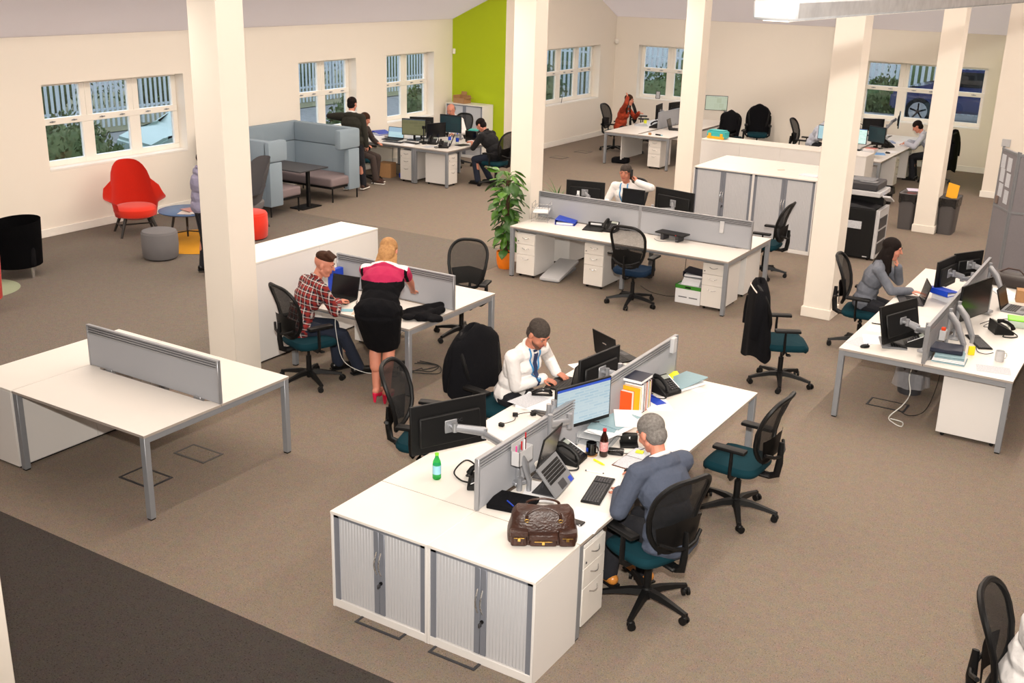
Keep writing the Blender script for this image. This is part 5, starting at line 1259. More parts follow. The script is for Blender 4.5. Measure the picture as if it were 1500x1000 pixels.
# ------------------------------------------------------------------ foreground desk: things on it
Z = .7305
monitor('large dark monitor seen from behind on the near left of the foreground desk', (.20, 1.08, 1.03), 63, .62, .37, None, arm=(.25, -.58, -.28), logo='AOC', tilt=4)
monitor('monitor showing a white document with blue boxes, facing the grey-suited man', (.84, 1.96, 1.05), -110, .56, .345, S_doc, arm=(-.02, -.16, -.30), tilt=0, chin=.03)
monitor('black monitor back beyond the grey screen, in front of the lanyard man', (.48, 2.90, .96), 82, .58, .33, None, arm=(0, -.22, -.18))
lp = laptop('laptop with a blue sticker tilted up on a holder behind the leather bag', (1.10, 1.08, Z+.14), 98, .34, .24, 128, deckm=M_mgrey, pitch=50)
b = MB(); b.box((.10, -.115, .0185), (.15, -.075, .0195)); b.obj('blue_sticker', M_blue, lp)
b = MB(); b.box((-.1, -.08, 0), (.1, .10, .012), .004); b.tube([(0, .06, .01), (0, .03, .14)], .014); b.box((-.1, -.03, .12), (.1, .1, .128), M=T3((0, 0, 0), 0, 0)); tag(b.obj('laptop_holder', M_dgrey), 'dark holder under the tilted laptop behind the leather bag', 'stand', None, (1.06, 1.10, Z), 98)
t = thing('swing_arm', 'tapered silver swing arm beside the tilted laptop', 'monitor arm', (.88, .98, Z)); b = MB(); b.cyl((0, 0, 0), (0, 0, .1), .02); b.tube([(0, 0, .30), (.03, .02, .20), (.06, .03, .08)], [.022, .034, .024], n=12, flat=.6); b.cyl((.06, .03, .0), (.06, .03, .1), .018); b.obj('arm', M_rail, t)
laptop('dark laptop with a silver badge raised on a stand at the far desk end', (.30, 3.62, .84), 152, .36, .24, 100, logo=True)
b = MB(); b.box((-.14, -.1, 0), (.14, .1, .012), .003); b.box((-.12, .06, .01), (.12, .08, .105), .003); b.box((-.14, -.11, .096), (.14, .11, .107), .003); tag(b.obj('laptop_stand', M_mgrey), 'grey riser under the far laptop with the silver badge', 'stand', None, (.30, 3.62, Z), 152)
laptop('laptop the lanyard man is typing on', (.12, 2.96, Z), -82, .34, .24, 100)
keyboard('black keyboard in front of the grey-suited man', (1.34, 1.29, Z), 103)
mouse('black mouse under the grey-suited man’s right hand', (1.40, 1.66, Z), 62)
b = MB(); b.box((-.12, -.15, 0), (.12, .15, .035), .004); tag(b.obj('document_case', M_blackf), 'flat black case lying beside the grey screen under the pen', 'case', None, (.96, .77, Z), -78)
b = MB(); b.cyl((-.06, 0, .006), (.035, 0, .006), .005, n=8, m=0); b.cyl((.035, 0, .006), (.065, 0, .006), .0055, n=8, m=1); tag(b.obj('pen', [M_blue, M_black]), 'blue pen on the flat black case', 'pen', None, (.99, .70, Z+.036), -30)
sheet('white papers under the thin monitor’s foot', (1.02, 1.05, Z), 20, .24, .3, h=.003)
sheet('clear plastic wallet lying right of the leather bag', (1.47, .86, Z), 8, .24, .31, mat('plastic_wallet', (226, 226, 230), .3), h=.0015)
b = MB(); b.box((-.075, -.03, 0), (.075, .03, .012), .004); tag(b.obj('mobile_phone', M_blackg), 'black phone lying right of the leather bag', 'mobile phone', None, (1.42, .79, Z+.002), 0)
# leather bag
t = thing('leather_bag', 'brown leather holdall with front pockets and brass zips', 'bag', (1.35, .50, Z), 33); t.scale = (1.18, 1.1, .80)
def bagf(u, v):
    a = 2*PI*u; c, s = math.cos(a), math.sin(a); e = .5; k = (1-.10*v-.0*v) if v < .8 else (.92-.5*(v-.8)*5*.35)
    y = math.copysign(abs(s)**e, s)*.10*(1-.5*v**2); x = math.copysign(abs(c)**e, c)*.19*k*(1+.03*math.sin(v*7))
    return Vector((x, y, .27*v+.012*math.sin(3*a)*v-.018*v*math.cos(x*9)))
b = MB(); b.surf(bagf, 40, 12, closeu=True); tp = [bagf(i/40, 1) for i in range(40)]; b.surf(lambda u, v: Vector((bagf(u, 1).x*(1-v), bagf(u, 1).y*(1-v), bagf(u, 1).z+.01*v)), 40, 3, closeu=True); b.surf(lambda u, v: Vector((bagf(u, 0).x*(1-v), bagf(u, 0).y*(1-v), 0)), 40, 1, closeu=True)
bmesh.ops.remove_doubles(b.bm, verts=b.bm.verts[:], dist=1e-4); b.obj('body', M_bagl, t)
for x, w_, h_, z_ in ((-.13, .09, .13, .01), (0, .15, .10, .01), (.13, .09, .13, .01)):
    b = MB(); b.box((x-w_/2, -.135, z_), (x+w_/2, -.09, z_+h_), .02, seg=3); p = b.obj('pocket', M_bagl, t)
    b = MB(); b.box((x-w_/2-.004, -.14, z_+h_-.045), (x+w_/2+.004, -.085, z_+h_+.006), .012, seg=2); b.obj('pocket_flap', M_bagl, p)
    b = MB(); b.box((x-w_*.32, -.143, z_+h_-.052), (x+w_*.32, -.138, z_+h_-.046), .001); b.box((x-.008, -.146, z_+h_-.075), (x+.008, -.138, z_+h_-.045), .002); b.obj('zip', M_brass, p)
for s in (-1, 1):
    b = MB(); b.tube([(s*.12, -.05, .22), (s*.14, -.07, .12)], .009, n=8, flat=.4, up=(1, 0, 0)); b.obj('strap', M_bagl, t)
for y in (-.055, .05):
    b = MB(); b.tube(smoothp([(-.09, y*1.3, .20), (-.085, y*1.4, .262), (-.03, y*1.1, .30), (.03, y*1.1, .30), (.085, y*1.4, .262), (.09, y*1.3, .20)], 5), .0085, n=8); b.obj('handle', M_bagl, t)
for x in (-.09, .09): b = MB(); b.tube([(x+.012*math.cos(q*PI/4), -.098, .215+.012*math.sin(q*PI/4)) for q in range(8)], .0025, n=6, closed=True); b.obj('buckle', M_brass, t)
# water bottle and the rest
bottle('small green-capped water bottle with a pale blue label', (.30, .80, Z), .031, .20, M_gglass, M_lime, M_lblue)
bottle('cola bottle with a red cap and red label', (1.10, 1.83, Z), .032, .225, M_cola, M_redp, M_label)
m_ = mug('black mug with a blue emblem on a cork coaster', (1.01, 1.80, Z+.006), -10, M_blackg)
b = MB(); b.lathe([(.04, .03), (.0412, .03), (.0412, .06), (.04, .06)], n=8, lo=-2.2, hi=-1.5); b.obj('emblem', M_blue, m_)
b = MB(); b.lathe([(.001, 0), (.05, 0), (.05, .005), (.001, .005)], n=24); tag(b.obj('coaster', M_kraft), 'round cork coaster under the black mug', 'coaster', None, (1.01, 1.80, Z))
t = thing('bowl', 'white bowl with blue lettering holding a sand timer', 'bowl', (.90, 1.30, Z))
b = MB(); b.lathe([(.05, 0), (.062, .01), (.078, .085), (.072, .085), (.056, .015), (.001, .012)], n=32); b.obj('bowl_body', M_white, t)
for i, ch in enumerate('SPORT'):
    a = R(-96+i*22); M = Matrix.Translation((.0745*math.cos(a), .0745*math.sin(a), .048)) @ Matrix.Rotation(a+PI/2, 4, 'Z') @ Matrix.Rotation(R(80), 4, 'X')
    if i < 3: text('lettering', ('S', 'P', 'C')[i], .05, M_ink, t, M)
t = thing('sand_timer', 'sand timer with a wooden cap standing in the white bowl', 'sand timer', (.895, 1.315, Z+.016))
b = MB(); b.lathe([(.028, 0), (.03, .02), (.02, .045), (.004, .058), (.02, .071), (.03, .095), (.028, .115)], n=20); b.obj('glass_bulbs', M_cglass, t)
b = MB(); b.lathe([(.001, .002), (.025, .002), (.027, .02), (.001, .024)], n=16); b.obj('sand', M_sand, t)
b = MB(); b.cyl((0, 0, .115), (0, 0, .13), .036, n=20); b.obj('wooden_cap', mat('reddish_wood', (120, 58, 36), .5, var=.2), t)
desk_phone('black desk phone next to the white bowl', (.93, 1.62, Z), 95)
desk_phone('black desk phone at the left of the near screen, handset cord looping', (.62, .90, Z), -60)
desk_phone('black desk phone beyond the row of books', (.93, 3.32, Z), 70)
cable('thick black cord looping left of the near screen', [(.60, .95, Z+.02), (.50, 1.02, Z+.06), (.38, 1.05, Z+.07), (.36, .93, Z+.02), (.47, .86, Z+.01), (.58, .84, Z+.03)], r=.006)
b = MB(); b.cyl((-.055, 0, .008), (.04, 0, .008), .008, n=10); b.cyl((.04, 0, .008), (.062, 0, .008), .006, .004, n=8); tag(b.obj('highlighter', M_yell), 'yellow highlighter beside the cola bottle', 'pen', None, (1.13, 1.70, Z), -20)
b = MB(); b.cyl((-.06, 0, .006), (.06, 0, .006), .005, n=8); b.cyl((.06, 0, .006), (.07, 0, .006), .004, n=8, m=1); b.cyl((-.07, 0, .006), (-.06, 0, .006), .005, n=8, m=1); tag(b.obj('pen', [M_paper, M_black]), 'white marker pen beside the keyboard', 'pen', None, (1.18, 1.54, Z), 12)
t = thing('notebook', 'open notebook with handwriting beside the grey-suited man’s hand', 'notebook', (1.34, 1.93, Z), -2)
b = MB(); b.box((-.11, -.21, 0), (.11, .21, .004)); b.obj('cover', mat('brown_cover', (96, 52, 36), .5), t)
for s in (-1, 1): b = MB(); b.surf(lambda u, v: Vector(((u-.5)*.2, s*(.003+v*.2), .006+.012*math.sin(PI*min(1, v*1.1+.02))*.6)), 2, 8); b.obj('page', M_paper2, t)
b = MB(); b.box((-.03, -.02, 0), (.03, .02, .012), .003); tag(b.obj('sticky_notes', M_yell), 'small yellow sticky note on the open notebook', 'sticky note', None, (1.31, 2.02, Z+.014), 10)
b = MB(); b.box((-.06, -.035, 0), (.06, .035, .04), .012, seg=2); tag(b.obj('power_adapter', M_blackg), 'black power adapter behind the cola bottle', 'adapter', None, (1.16, 1.92, Z), 20)
t = thing('card_holder', 'black flip card holder between the papers and the notebook', 'card holder', (1.17, 2.12, Z), 30)
b = MB(); b.box((-.07, -.06, 0), (.07, .06, .02), .003); b.box((-.065, -.01, .02), (.065, .05, .09), .012, seg=2); b.obj('case', M_black, t); b = MB(); b.cyl((0, -.02, .06), (0, -.0, .075), .008); b.obj('knob', M_chrome, t)
cable('cable trailing from the black adapter', [(1.2, 1.95, Z+.006), (1.26, 2.0, Z+.005), (1.33, 2.12, Z+.03)], r=.003)
# trays and paper stack
t = thing('letter_tray', 'clear letter trays half covered by paper next to the document monitor', 'letter tray', (.93, 2.10, Z), 8)
for z in (0, .055):
    b = MB(); b.box((-.13, -.17, z), (.13, .17, z+.004)); b.box((-.13, -.17, z), (-.126, .17, z+.035)); b.box((.126, -.17, z), (.13, .17, z+.035)); b.box((-.13, .166, z), (.13, .17, z+.035)); b.obj('tray', mat('clear_tray', (220, 224, 228), .15, alpha=.55), t)
random.seed(5)
for i, (m2, dx, dy, rz, lab) in enumerate([(M_paper, 0, 0, 4, 'lowest loose sheet on the letter trays'), (M_paper2, .02, .03, 22, 'printed sheet poking out from the letter trays'), (M_paper, .06, -.02, -14, 'white sheet slipping off the tray pile towards the card holder'), (M_pblue, -.02, .05, 12, 'pale blue folder on the tray pile'), (M_pblue, .04, .14, -8, 'second pale blue folder, on top near the books'), (M_paper, .10, .20, 30, 'crumpled white sheet between folders and books')]):
    sheet(lab, (.96+dx, 2.12+dy, Z+.092+i*.006), rz, .22, .31, m2, h=.004, curl=.012, group=None)
b = MB(); b.cyl((-.06, 0, .006), (.06, 0, .006), .005, n=8); tag(b.obj('pen', M_black), 'black pen lying on the pale blue folders', 'pen', None, (.86, 2.08, Z+.128), 35)
# row of upright books
cols = [('orange_cover', M_obook, .045, .20, 'thick orange book at the near end of the upright row'), ('y', M_ybook, .03, .235, 'yellow book behind the orange one in the upright row'), ('w', M_paper, .02, .25, 'white-backed book in the upright row'), ('n', M_dnavy, .035, .27, 'dark navy book in the upright row'),
        ('b1', mat('brown_spine', (110, 62, 44), .5), .03, .255, 'brown book in the upright row'), ('b2', mat('salmon_spine', (206, 120, 90), .5), .02, .25, 'salmon book in the upright row'), ('b3', mat('slate_spine', (90, 100, 120), .5), .03, .26, 'slate blue book in the upright row'), ('b4', mat('yellow_spine', (196, 176, 60), .5), .02, .24, 'yellow-edged book at the far end of the upright row'), ('b5', mat('maroon_spine', (96, 40, 36), .5), .025, .25, 'maroon book at the far end of the upright row')]
y = 2.66
for nme, m2, th_, hh, lab in cols:
    o = book('book', lab, (0, 0, 0), 0, hh, .22 if nme != 'orange_cover' else .17, th_, m2)
    o.matrix_world = Matrix.Translation((.75, y, Z)) @ Matrix(((0, 1, 0, 0), (0, 0, 1, 0), (1, 0, 0, 0), (0, 0, 0, 1))) ; y += th_+.002
o = book('book', 'navy box file lying flat on top of the upright books', (.72, 2.70, Z+.272), 0, .26, .22, .03, M_dnavy)
sheet('navy-edged papers between the books and the far phone', (.98, 3.02, Z), 40, .22, .3, M_paper, h=.006)
sheet('dark blue folder under the papers near the far phone', (.90, 3.10, Z+.007), 60, .1, .3, M_blue, h=.004)
t = thing('yellow_folder', 'bunch of yellow-striped papers leaning by the far end of the screen', 'papers', (.86, 3.60, Z), 10)
for i in range(4): b = MB(); b.box((-.06, -.10, 0), (.06, .10, .004), M=T3((0, i*.02, .012*i), i*9)); b.obj('paper_sheet', M_yell if i % 2 else M_paper, t)
t = thing('file_wallet', 'pale blue file wallet near the far corner of the foreground desk', 'folder', (.99, 3.58, Z+.04), -20)
b = MB(); b.box((-.13, -.17, 0), (.13, .17, .012), .003, M=T3((0, 0, 0), 0, 6, -5)); b.obj('cover', M_pblue, t); b = MB(); b.box((-.12, -.16, -.03), (.12, .16, -.008)); b.obj('papers', M_paper, t)
sheet('white envelope under the pale blue wallet', (1.10, 3.56, Z), 70, .11, .22)
# lanyard man's side
sheet('stack of white printouts by the stapler', (.16, 2.46, Z), 12, .3, .34, M_paper, h=.02)
sheet('loose printed page under the stack by the stapler', (.08, 2.42, Z+.021), -10, .21, .3, M_paper2)
t = thing('stapler', 'black long-arm stapler on the paper stack', 'stapler', (.12, 2.58, Z+.022), -60)
b = MB(); b.box((-.02, -.09, 0), (.02, .09, .012), .004); b.obj('foot', M_black, t); b = MB(); b.tube([(0, .08, .02), (0, .06, .045), (0, 0, .052), (0, -.06, .035), (0, -.09, .022)], [.014, .02, .02, .017, .012], n=10); b.obj('arm', M_blackg, t)
b = MB(); b.box((-.12, -.085, 0), (.12, .085, .01), .004); tag(b.obj('tablet', M_blackg), 'black tablet beside the screen on the lanyard man’s side', 'tablet', None, (.34, 2.30, Z), -20)
for i, (x, y2) in enumerate([(.17, 1.86), (.15, 2.10), (.26, 2.20)]):
    b = MB(); b.box((-.022, -.016, 0), (.022, .016, .03), .004); tag(b.obj('plug', M_black), ['black plug nearest the dark monitor back', 'black plug in the middle of the lanyard man’s side', 'black plug beside the tablet'][i], 'plug', None, (x, y2, Z), 30*i)
cable('thin cable joining the plugs on the lanyard man’s side', [(.17, 1.88, Z+.015), (.2, 2.0, Z+.01), (.17, 2.1, Z+.02), (.26, 2.2, Z+.03), (.4, 2.2, Z+.04)], r=.003)
sheet('white card by the tablet', (.36, 2.08, Z), 40, .12, .1)
sheet('pale folder at the far left corner of the lanyard man’s side', (.12, 3.66, Z), 20, .2, .28, M_pblue, h=.004)
sheet('white paper at the far left corner of the foreground desk', (.05, 3.50, Z), -30, .2, .28)
# organiser pots clipped to the screen
t = thing('pen_pot', 'grey pot of pens clipped on the near screen rail', 'pen pot', (.835, 1.02, .93))
b = MB(); b.box((0, -.09, 0), (.07, .09, .004)); b.box((.066, -.09, 0), (.07, .09, .11)); b.box((0, -.09, 0), (.07, -.086, .11)); b.box((0, .086, 0), (.07, .09, .11)); b.box((-.0, -.09, 0), (.004, .09, .16)); b.obj('pot', M_lgrey, t)
for i, (m2, x, y2, a1, hh) in enumerate([(M_redp, .03, .05, 12, .2), (M_pink, .03, -.07, -8, .14), (M_paper, .04, .02, 5, .16), (M_redp, .03, .0, -14, .15), (M_black, .04, .03, 8, .17)]):
    b = MB(); b.cyl((0, 0, 0), (0, 0, hh), .0055, n=8); tag(b.obj('pen', m2), ['tall red pen in the clipped pot', 'pink pen in the clipped pot', 'white pen in the clipped pot', 'short red pen in the clipped pot', 'black pen in the clipped pot'][i], 'pen', 'pens in the clipped pot', (.835+x, 1.02+y2, .936))
for i, (x, y2, z2, hh) in enumerate([(.86, 1.42, .76, .42), (.80, 1.50, .76, .46)]):
    t = thing('support_post', ['silver monitor arm post standing by the pot of pens', 'silver monitor arm post just behind the screen from the pens'][i], 'monitor arm', (x, y2, Z))
    b = MB(); b.cyl((0, 0, 0), (0, 0, hh), .019, n=14); b.box((-.05, -.05, 0), (.05, .05, .03), .006); b.obj('post', M_rail, t)
    b = MB(); s = 1 if i == 0 else -1; b.tube([(0, 0, hh-.08), (s*.06, .18, hh-.10)], [.024, .021], n=10, flat=1.3); b.cyl((s*.06, .18, hh-.15), (s*.06, .18, hh-.04), .022, n=12); b.obj('arm', M_rail, t)
b = MB(); b.box((.81, 3.62, .98), (.85, 3.69, 1.12), .005); tag(b.obj('screen_clip', M_lgrey), 'grey hook clip near the far end of the foreground screen', 'clip')
# jackets on chairs
def coat(label, loc, rz, m=M_blackf, tape=False, big=1.0, drop=.5):
    t = thing('jacket', label, 'jacket', loc, rz)
    def f(u, v):
        a = 2*PI*u; c, s = math.cos(a), math.sin(a); v2 = max(0, v); z = 1.165-.9*drop*v2-.05*v2**2
        wx = (.13+.13*min(1, v2*5)**.6+.05*v2)*big+.012*math.sin(a*5+v2*3)*v2; wy = .045+.05*min(1, v2*5)**.6+.05*v2+.012*math.sin(a*7+1)*v2
        yc = -.305+.03*v2; z -= .06*(c*c)*(1-v2)+.04*v2*math.sin(a*3)
        return Vector((c*wx, yc+s*wy, z))
    b = MB(); b.surf(f, 48, 18, closeu=True); b.surf(lambda u, v: Vector((f(u, 0).x*(1-v), -.305+(f(u, 0).y+.305)*(1-v), f(u, 0).z+.012*v)), 48, 2, closeu=True); bmesh.ops.remove_doubles(b.bm, verts=b.bm.verts[:], dist=1e-4); b.obj('coat_body', m, t)
    for s in (-1, 1):
        b = MB(); b.tube(smoothp([(s*.17*big, -.31, 1.06), (s*.25*big, -.33, .92), (s*.27*big, -.35, .74), (s*.25*big, -.36, .58)], 4), [.05, .052, .054, .056, .056, .055, .054, .054, .053, .052, .05, .05, .048], n=10, flat=.8); b.obj('sleeve', m, t)
    if tape:
        b = MB(); pts = [f(u, .10) for u in [(.53+.42*q/14) for q in range(15)]]; b.tube([p+Vector((0, -.006, 0)) for p in pts], .007, n=6); b.obj('reflective_piping', M_refl, t)
    return t
coat('black jacket hung over the chair of the man with the blue lanyard', (-.44, 2.78, 0), -98, big=1.12, drop=.62)
coat('black coat with white piping hung over the chair alone in the aisle', (1.08, 6.05, 0), -62, tape=True, big=1.08, drop=.85)
c_ = coat('black coat with white flashes hung over the teal-seated chair at the back wall', (-4.75, 21.2, 0), 200, big=1.0, drop=.7)
coat('dark garment hung on the mesh chair behind the toy toolbox', (-5.0, 20.1, 0), 12, big=.75, drop=.45)
coat('black coat on the chair of the man behind the last pillar', (-.28, 20.0, 0), 88, big=1.0, drop=.9)
# ------------------------------------------------------------------ desk with the woman in the dress
laptop('black laptop open in front of the checked-shirt boy', (-3.13, 3.74, Z), 8, .34, .23, 106)
b = MB(); b.box((-.038, -.075, 0), (.038, .075, .009), .004); tag(b.obj('mobile_phone', mat('pale_blue_phone', (130, 190, 206), .3)), 'pale blue phone on the desk by the laptop', 'mobile phone', None, (-2.82, 3.50, Z), -60)
cable('black headset cable on the desk between boy and woman', [(-2.93, 3.82, Z+.01), (-2.86, 3.72, Z+.01), (-2.76, 3.70, Z+.006), (-2.66, 3.66, Z+.006)], r=.004)
sheet('beige paper by the woman’s left hip', (-2.66, 3.55, Z), 20, .15, .21, mat('beige_paper', (214, 196, 170), .7))
b = MB(); b.box((-.03, -.1, 0), (.03, .1, .24), .004); tag(b.obj('blue_file', M_blue), 'blue file standing behind the boy’s laptop', 'folder', None, (-3.43, 4.05, Z), 0)
t = thing('jacket', 'black garment lying in a heap on the desk under the woman’s hand', 'jacket', (-2.06, 3.86, Z), 20)
b = MB(); random.seed(9)
for i in range(14): b.ell((random.uniform(-.2, .2), random.uniform(-.2, .22), .03), (random.uniform(.07, .12), random.uniform(.05, .1), random.uniform(.03, .05)), M=Matrix.Rotation(random.uniform(0, 3), 4, 'Z'))
b.cap((-.15, -.1, .045), (.1, .26, .04), .05, .045); b.cap((.0, -.2, .04), (.16, .1, .045), .05, .04)
o = bpy.data.objects.new('cloth', remesh(b.bm, .012, 3, None, [M_blackf], 'cloth')); COL.objects.link(o); o.parent = t
t = thing('flask', 'steel and black flask standing on the floor behind the desk leg', 'flask', (-2.24, 3.72, 0)); b = MB(); b.lathe([(.001, 0), (.04, 0), (.042, .12), (.04, .125)], n=20); b.obj('steel_body', M_chrome, t); b = MB(); b.lathe([(.041, .12), (.044, .18), (.03, .22), (.001, .225)], n=20); b.obj('cap', M_black, t); b = MB(); b.tube([(-.04, 0, .16), (-.075, 0, .14), (-.075, 0, .07), (-.04, 0, .05)], .006); b.obj('handle', M_black, t)
cable('white charging cable hanging by the boy’s knees', [(-2.86, 3.52, .725), (-2.84, 3.36, .70), (-2.82, 3.34, .5), (-2.78, 3.40, .2), (-2.66, 3.62, .03), (-2.55, 3.80, .012)], M_wcable, .004)
for i in range(3): cable(['black cable coiled on the floor behind the woman', 'second black cable near the floor outlet', 'cable running from the outlet box to the desk leg'][i], [(-2.5+i*.1, 3.8, .02), (-2.3, 3.95+i*.08, .012), (-2.05-i*.1, 4.1, .012), (-2.2, 4.3, .012), (-2.45, 4.2+i*.05, .012)], r=.005)
# ------------------------------------------------------------------ long desk by the orange pot
t = thing('letter_tray', 'chrome wire letter tray with papers at the left end of the long screen', 'letter tray', (-3.42, 8.56, Z), 20)
for z in (.03, .13, .2):
    b = MB(); b.tube([(-.12, -.15, z), (.12, -.15, z), (.12, .15, z), (-.12, .15, z)], .004, n=6, closed=True)
    for i in range(6): b.cyl((-.12+.04*(i+.5), -.15, z), (-.12+.04*(i+.5), .15, z), .002, n=4)
    b.obj('wire_shelf', M_chrome, t)
b = MB()
for x in (-.12, .12): b.tube([(x, -.16, 0), (x, -.13, .26), (x, .13, .26), (x, .16, 0)], .004, n=6)
b.obj('wire_legs', M_chrome, t)
sheet('white papers lying in the wire letter tray', (-3.42, 8.56, Z+.135), 24, .22, .3, h=.02)
binder('blue lever arch file lying on the long desk by the wire tray', (-3.12, 8.42, Z), 18, M_blue)
t = thing('laptop_stand', 'black empty laptop stand next to the blue file', 'stand', (-2.52, 8.50, Z), 12)
b = MB(); b.box((-.15, -.12, .0), (.15, .12, .012), .004, M=T3((0, 0, .01), 0, 5)); b.obj('plate', M_black, t); b = MB(); b.box((-.12, .08, .04), (.12, .12, .085), .01, seg=2); b.box((-.08, .075, .05), (.08, .125, .075), m=1); b.obj('riser', [M_black, M_paper], t)
desk_phone('black desk phone on the long desk run behind the empty chair', (-2.30, 8.55, Z), 5)
t = thing('docking_stand', 'black docking stand with a red light at the right of the long desk', 'stand', (-1.38, 8.60, Z), -6)
b = MB(); b.box((-.22, -.1, .085), (.22, .1, .105), .006); b.obj('shelf', M_black, t); b = MB(); b.box((-.14, -.08, 0), (-.09, .08, .085), .006); b.obj('foot', M_dgrey, t); b = MB(); b.box((.09, -.08, 0), (.14, .08, .085), .006); b.obj('foot', M_dgrey, t); b = MB(); b.box((.1, -.102, .09), (.115, -.1, .1)); b.obj('indicator', M_redp, t)
cable('grey cable curling under the docking stand', [(-1.6, 8.5, Z+.01), (-1.5, 8.42, Z+.005), (-1.38, 8.46, Z+.01), (-1.25, 8.5, Z+.03)], M_mgrey, .004)
b = MB(); b.box((-.76, 8.715, .90), (-.70, 8.735, 1.06), .005); tag(b.obj('screen_clip', M_lgrey), 'grey hook clip on the right end of the long screen', 'clip')
t = thing('footrest', 'light grey sloping footrest on the carpet between two pedestals', 'footrest', (-3.01, 8.42, 0), 10)
b = MB(); b.box((-.15, -.42, .03), (.15, .42, .075), .012, M=T3((0, 0, .03), 0, 6), seg=2); b.obj('platform', M_lgrey, t); b = MB(); b.box((-.12, -.40, 0), (.12, .40, .04), .006); b.obj('base', M_mgrey, t)
t = thing('archive_box', 'white cardboard archive box with a green lid under the long desk', 'box', (-.93, 8.35, 0))
b = MB(); b.box((-.18, -.14, 0), (.18, .19, .235), .003); b.obj('carton', M_paper, t)
b = MB(); b.box((-.185, -.145, .20), (.185, -.139, .25)); b.box((-.185, .19, .20), (.185, .196, .25)); b.box((-.185, -.145, .20), (-.179, .196, .25)); b.box((.179, -.145, .20), (.185, .196, .25)); b.obj('green_rim', mat('box_green', (60, 140, 40), .6), t)
for x in (-.13, .02): b = MB(); b.box((x, -.1425, .08), (x+.12, -.1405, .095), M=None); b.obj('printed_line', M_mgrey, t)
b = MB(); b.box((-.04, -.1465, .215), (.04, -.1455, .235)); b.obj('hand_hole', M_black, t)
for i in range(4): o = book('folder', ['lowest white file in the archive box', 'second white file in the archive box', 'third white file in the archive box', 'upper white file in the archive box'][i], (-1.06+.01*i, 8.27, .238+i*.026), 6-i*3, .25, .22, .024, M_paper, cat='folder')
binder('blue lever arch file on top of the archive box', (-1.05, 8.28, .345), 8, M_dnavy, h=.07)
cable('black cable with a plug trailing on the carpet under the long desk', [(-1.15, 8.6, .7), (-1.12, 8.5, .3), (-1.16, 8.42, .03), (-1.5, 8.38, .012), (-1.8, 8.6, .012)])
monitor('left dark monitor back in front of the man on the phone', (-3.22, 9.50, 1.02), 12, .60, .34, None, arm=(0, -.42, -.26))
laptop('black laptop or small monitor back right in front of the phone man’s chest', (-2.44, 9.42, Z+.18), 172+180+10, .36, .22, 95)
b = MB(); b.box((-.14, -.1, 0), (.14, .1, .012), .003); b.box((-.12, -.02, .01), (.12, .02, .165), .003); b.box((-.15, -.11, .165), (.15, .11, .18), .003); tag(b.obj('laptop_stand', M_mgrey), 'riser under the laptop of the man on the phone', 'stand', None, (-2.44, 9.42, Z), 2)
monitor('right dark monitor back in front of the man on the phone, nearest the tall cabinets', (-1.82, 9.62, 1.02), -12, .68, .38, None, arm=(-.02, -.5, -.26))
for i, (x, z, m2) in enumerate([(-3.42, .98, mat('card_mixed', (220, 160, 110), .5, rgb2=(90, 130, 190), vs=90)), (-3.31, .99, M_paper)]):
    b = MB(); b.box((-.02, -.003, -.05), (.02, .003, .05)); tag(b.obj('card', m2), ['coloured card stuck on the left monitor back', 'white card stuck on the left monitor back'][i], 'card', None, (x, 9.44 - .0, z), 12)
b = MB(); b.box((-.06, -.008, 0), (.06, .008, .004)); tag(b.obj('wood_strip', M_kraft), 'wooden strip lying on the tall cabinets', 'wood piece', None, (-1.2, 12.4, 1.192), 40)
sheet('white leaflets at the right end of the tall cabinets', (-.66, 12.2, 1.191), 80, .2, .3, mat('leaflet2', (236, 226, 236), .5), h=.012)
t = thing('toy_toolbox', 'turquoise toolbox with yellow clasps on the low white unit', 'box', (-3.86, 16.33, 1.001), -5)
b = MB(); b.box((-.2, -.11, .01), (.2, .11, .15), .025, seg=2); b.box((-.17, -.09, .15), (.17, .09, .17), .01); b.obj('case', M_tealp, t)
for x in (-.13, .13): b = MB(); b.box((x-.03, -.125, .02), (x+.03, -.10, .11), .006); b.obj('clasp', M_orange if 0 else M_ybook, t)
b = MB(); b.box((-.19, -.115, .0), (.19, -.105, .05), .004); b.obj('tray_edge', M_ybook, t)
b = MB(); b.box((-.19, -.13, 0), (.19, .13, .12), .04, seg=3); b.tube([(-.1, 0, .12), (0, -.02, .14), (.1, 0, .12)], .012); tag(b.obj('laptop_bag', M_blackf), 'black bag on the floor by the rust cardigan desk leg', 'bag', None, (-6.72, 17.75, .0), 10)
# ------------------------------------------------------------------ right-hand desk run
monitor('near dark monitor back on the left half of the right-hand desk', (2.28, 5.84, .99), 70, .62, .37, None, arm=(-.05, -.34, -.22), tilt=14)
monitor('black monitor facing right over the right-hand screen', (2.78, 7.00, 1.02), -106, .66, .39, None, arm=(-.55, -.1, -.27))
monitor('far dark monitor back beside the dark-haired woman’s blue file', (2.27, 8.05, 1.00), 80, .60, .35, None, arm=(0, -.3, -.24))
monitor('small dark monitor further along the right-hand screen', (2.42, 8.45, 1.04), 60, .48, .30, None, arm=(0, -.2, -.28))
laptop('laptop in front of the dark-haired woman', (2.02, 7.55, Z), -70, .36, .25, 103, deckm=M_dgrey)
laptop('laptop lying under the near dark monitor', (2.24, 5.88, Z), -70, .34, .24, 20, deckm=M_mgrey)
laptop('laptop used by the hands at the right edge', (3.08, 7.92, Z), 85, .34, .24, 108, deckm=M_mgrey)
mouse('black mouse at the near left corner of the right-hand desk', (2.04, 5.60, Z), -40)
sheet('printed sheet at the near left corner of the right-hand desk', (1.97, 5.75, Z), -14, .21, .297, M_paper2)
sheet('blank sheet under the printed one at the right-hand desk', (2.05, 5.90, Z+.001), 18, .21, .297)
sheet('white pad further along by the pens', (1.97, 6.28, Z), 4, .16, .21, h=.006)
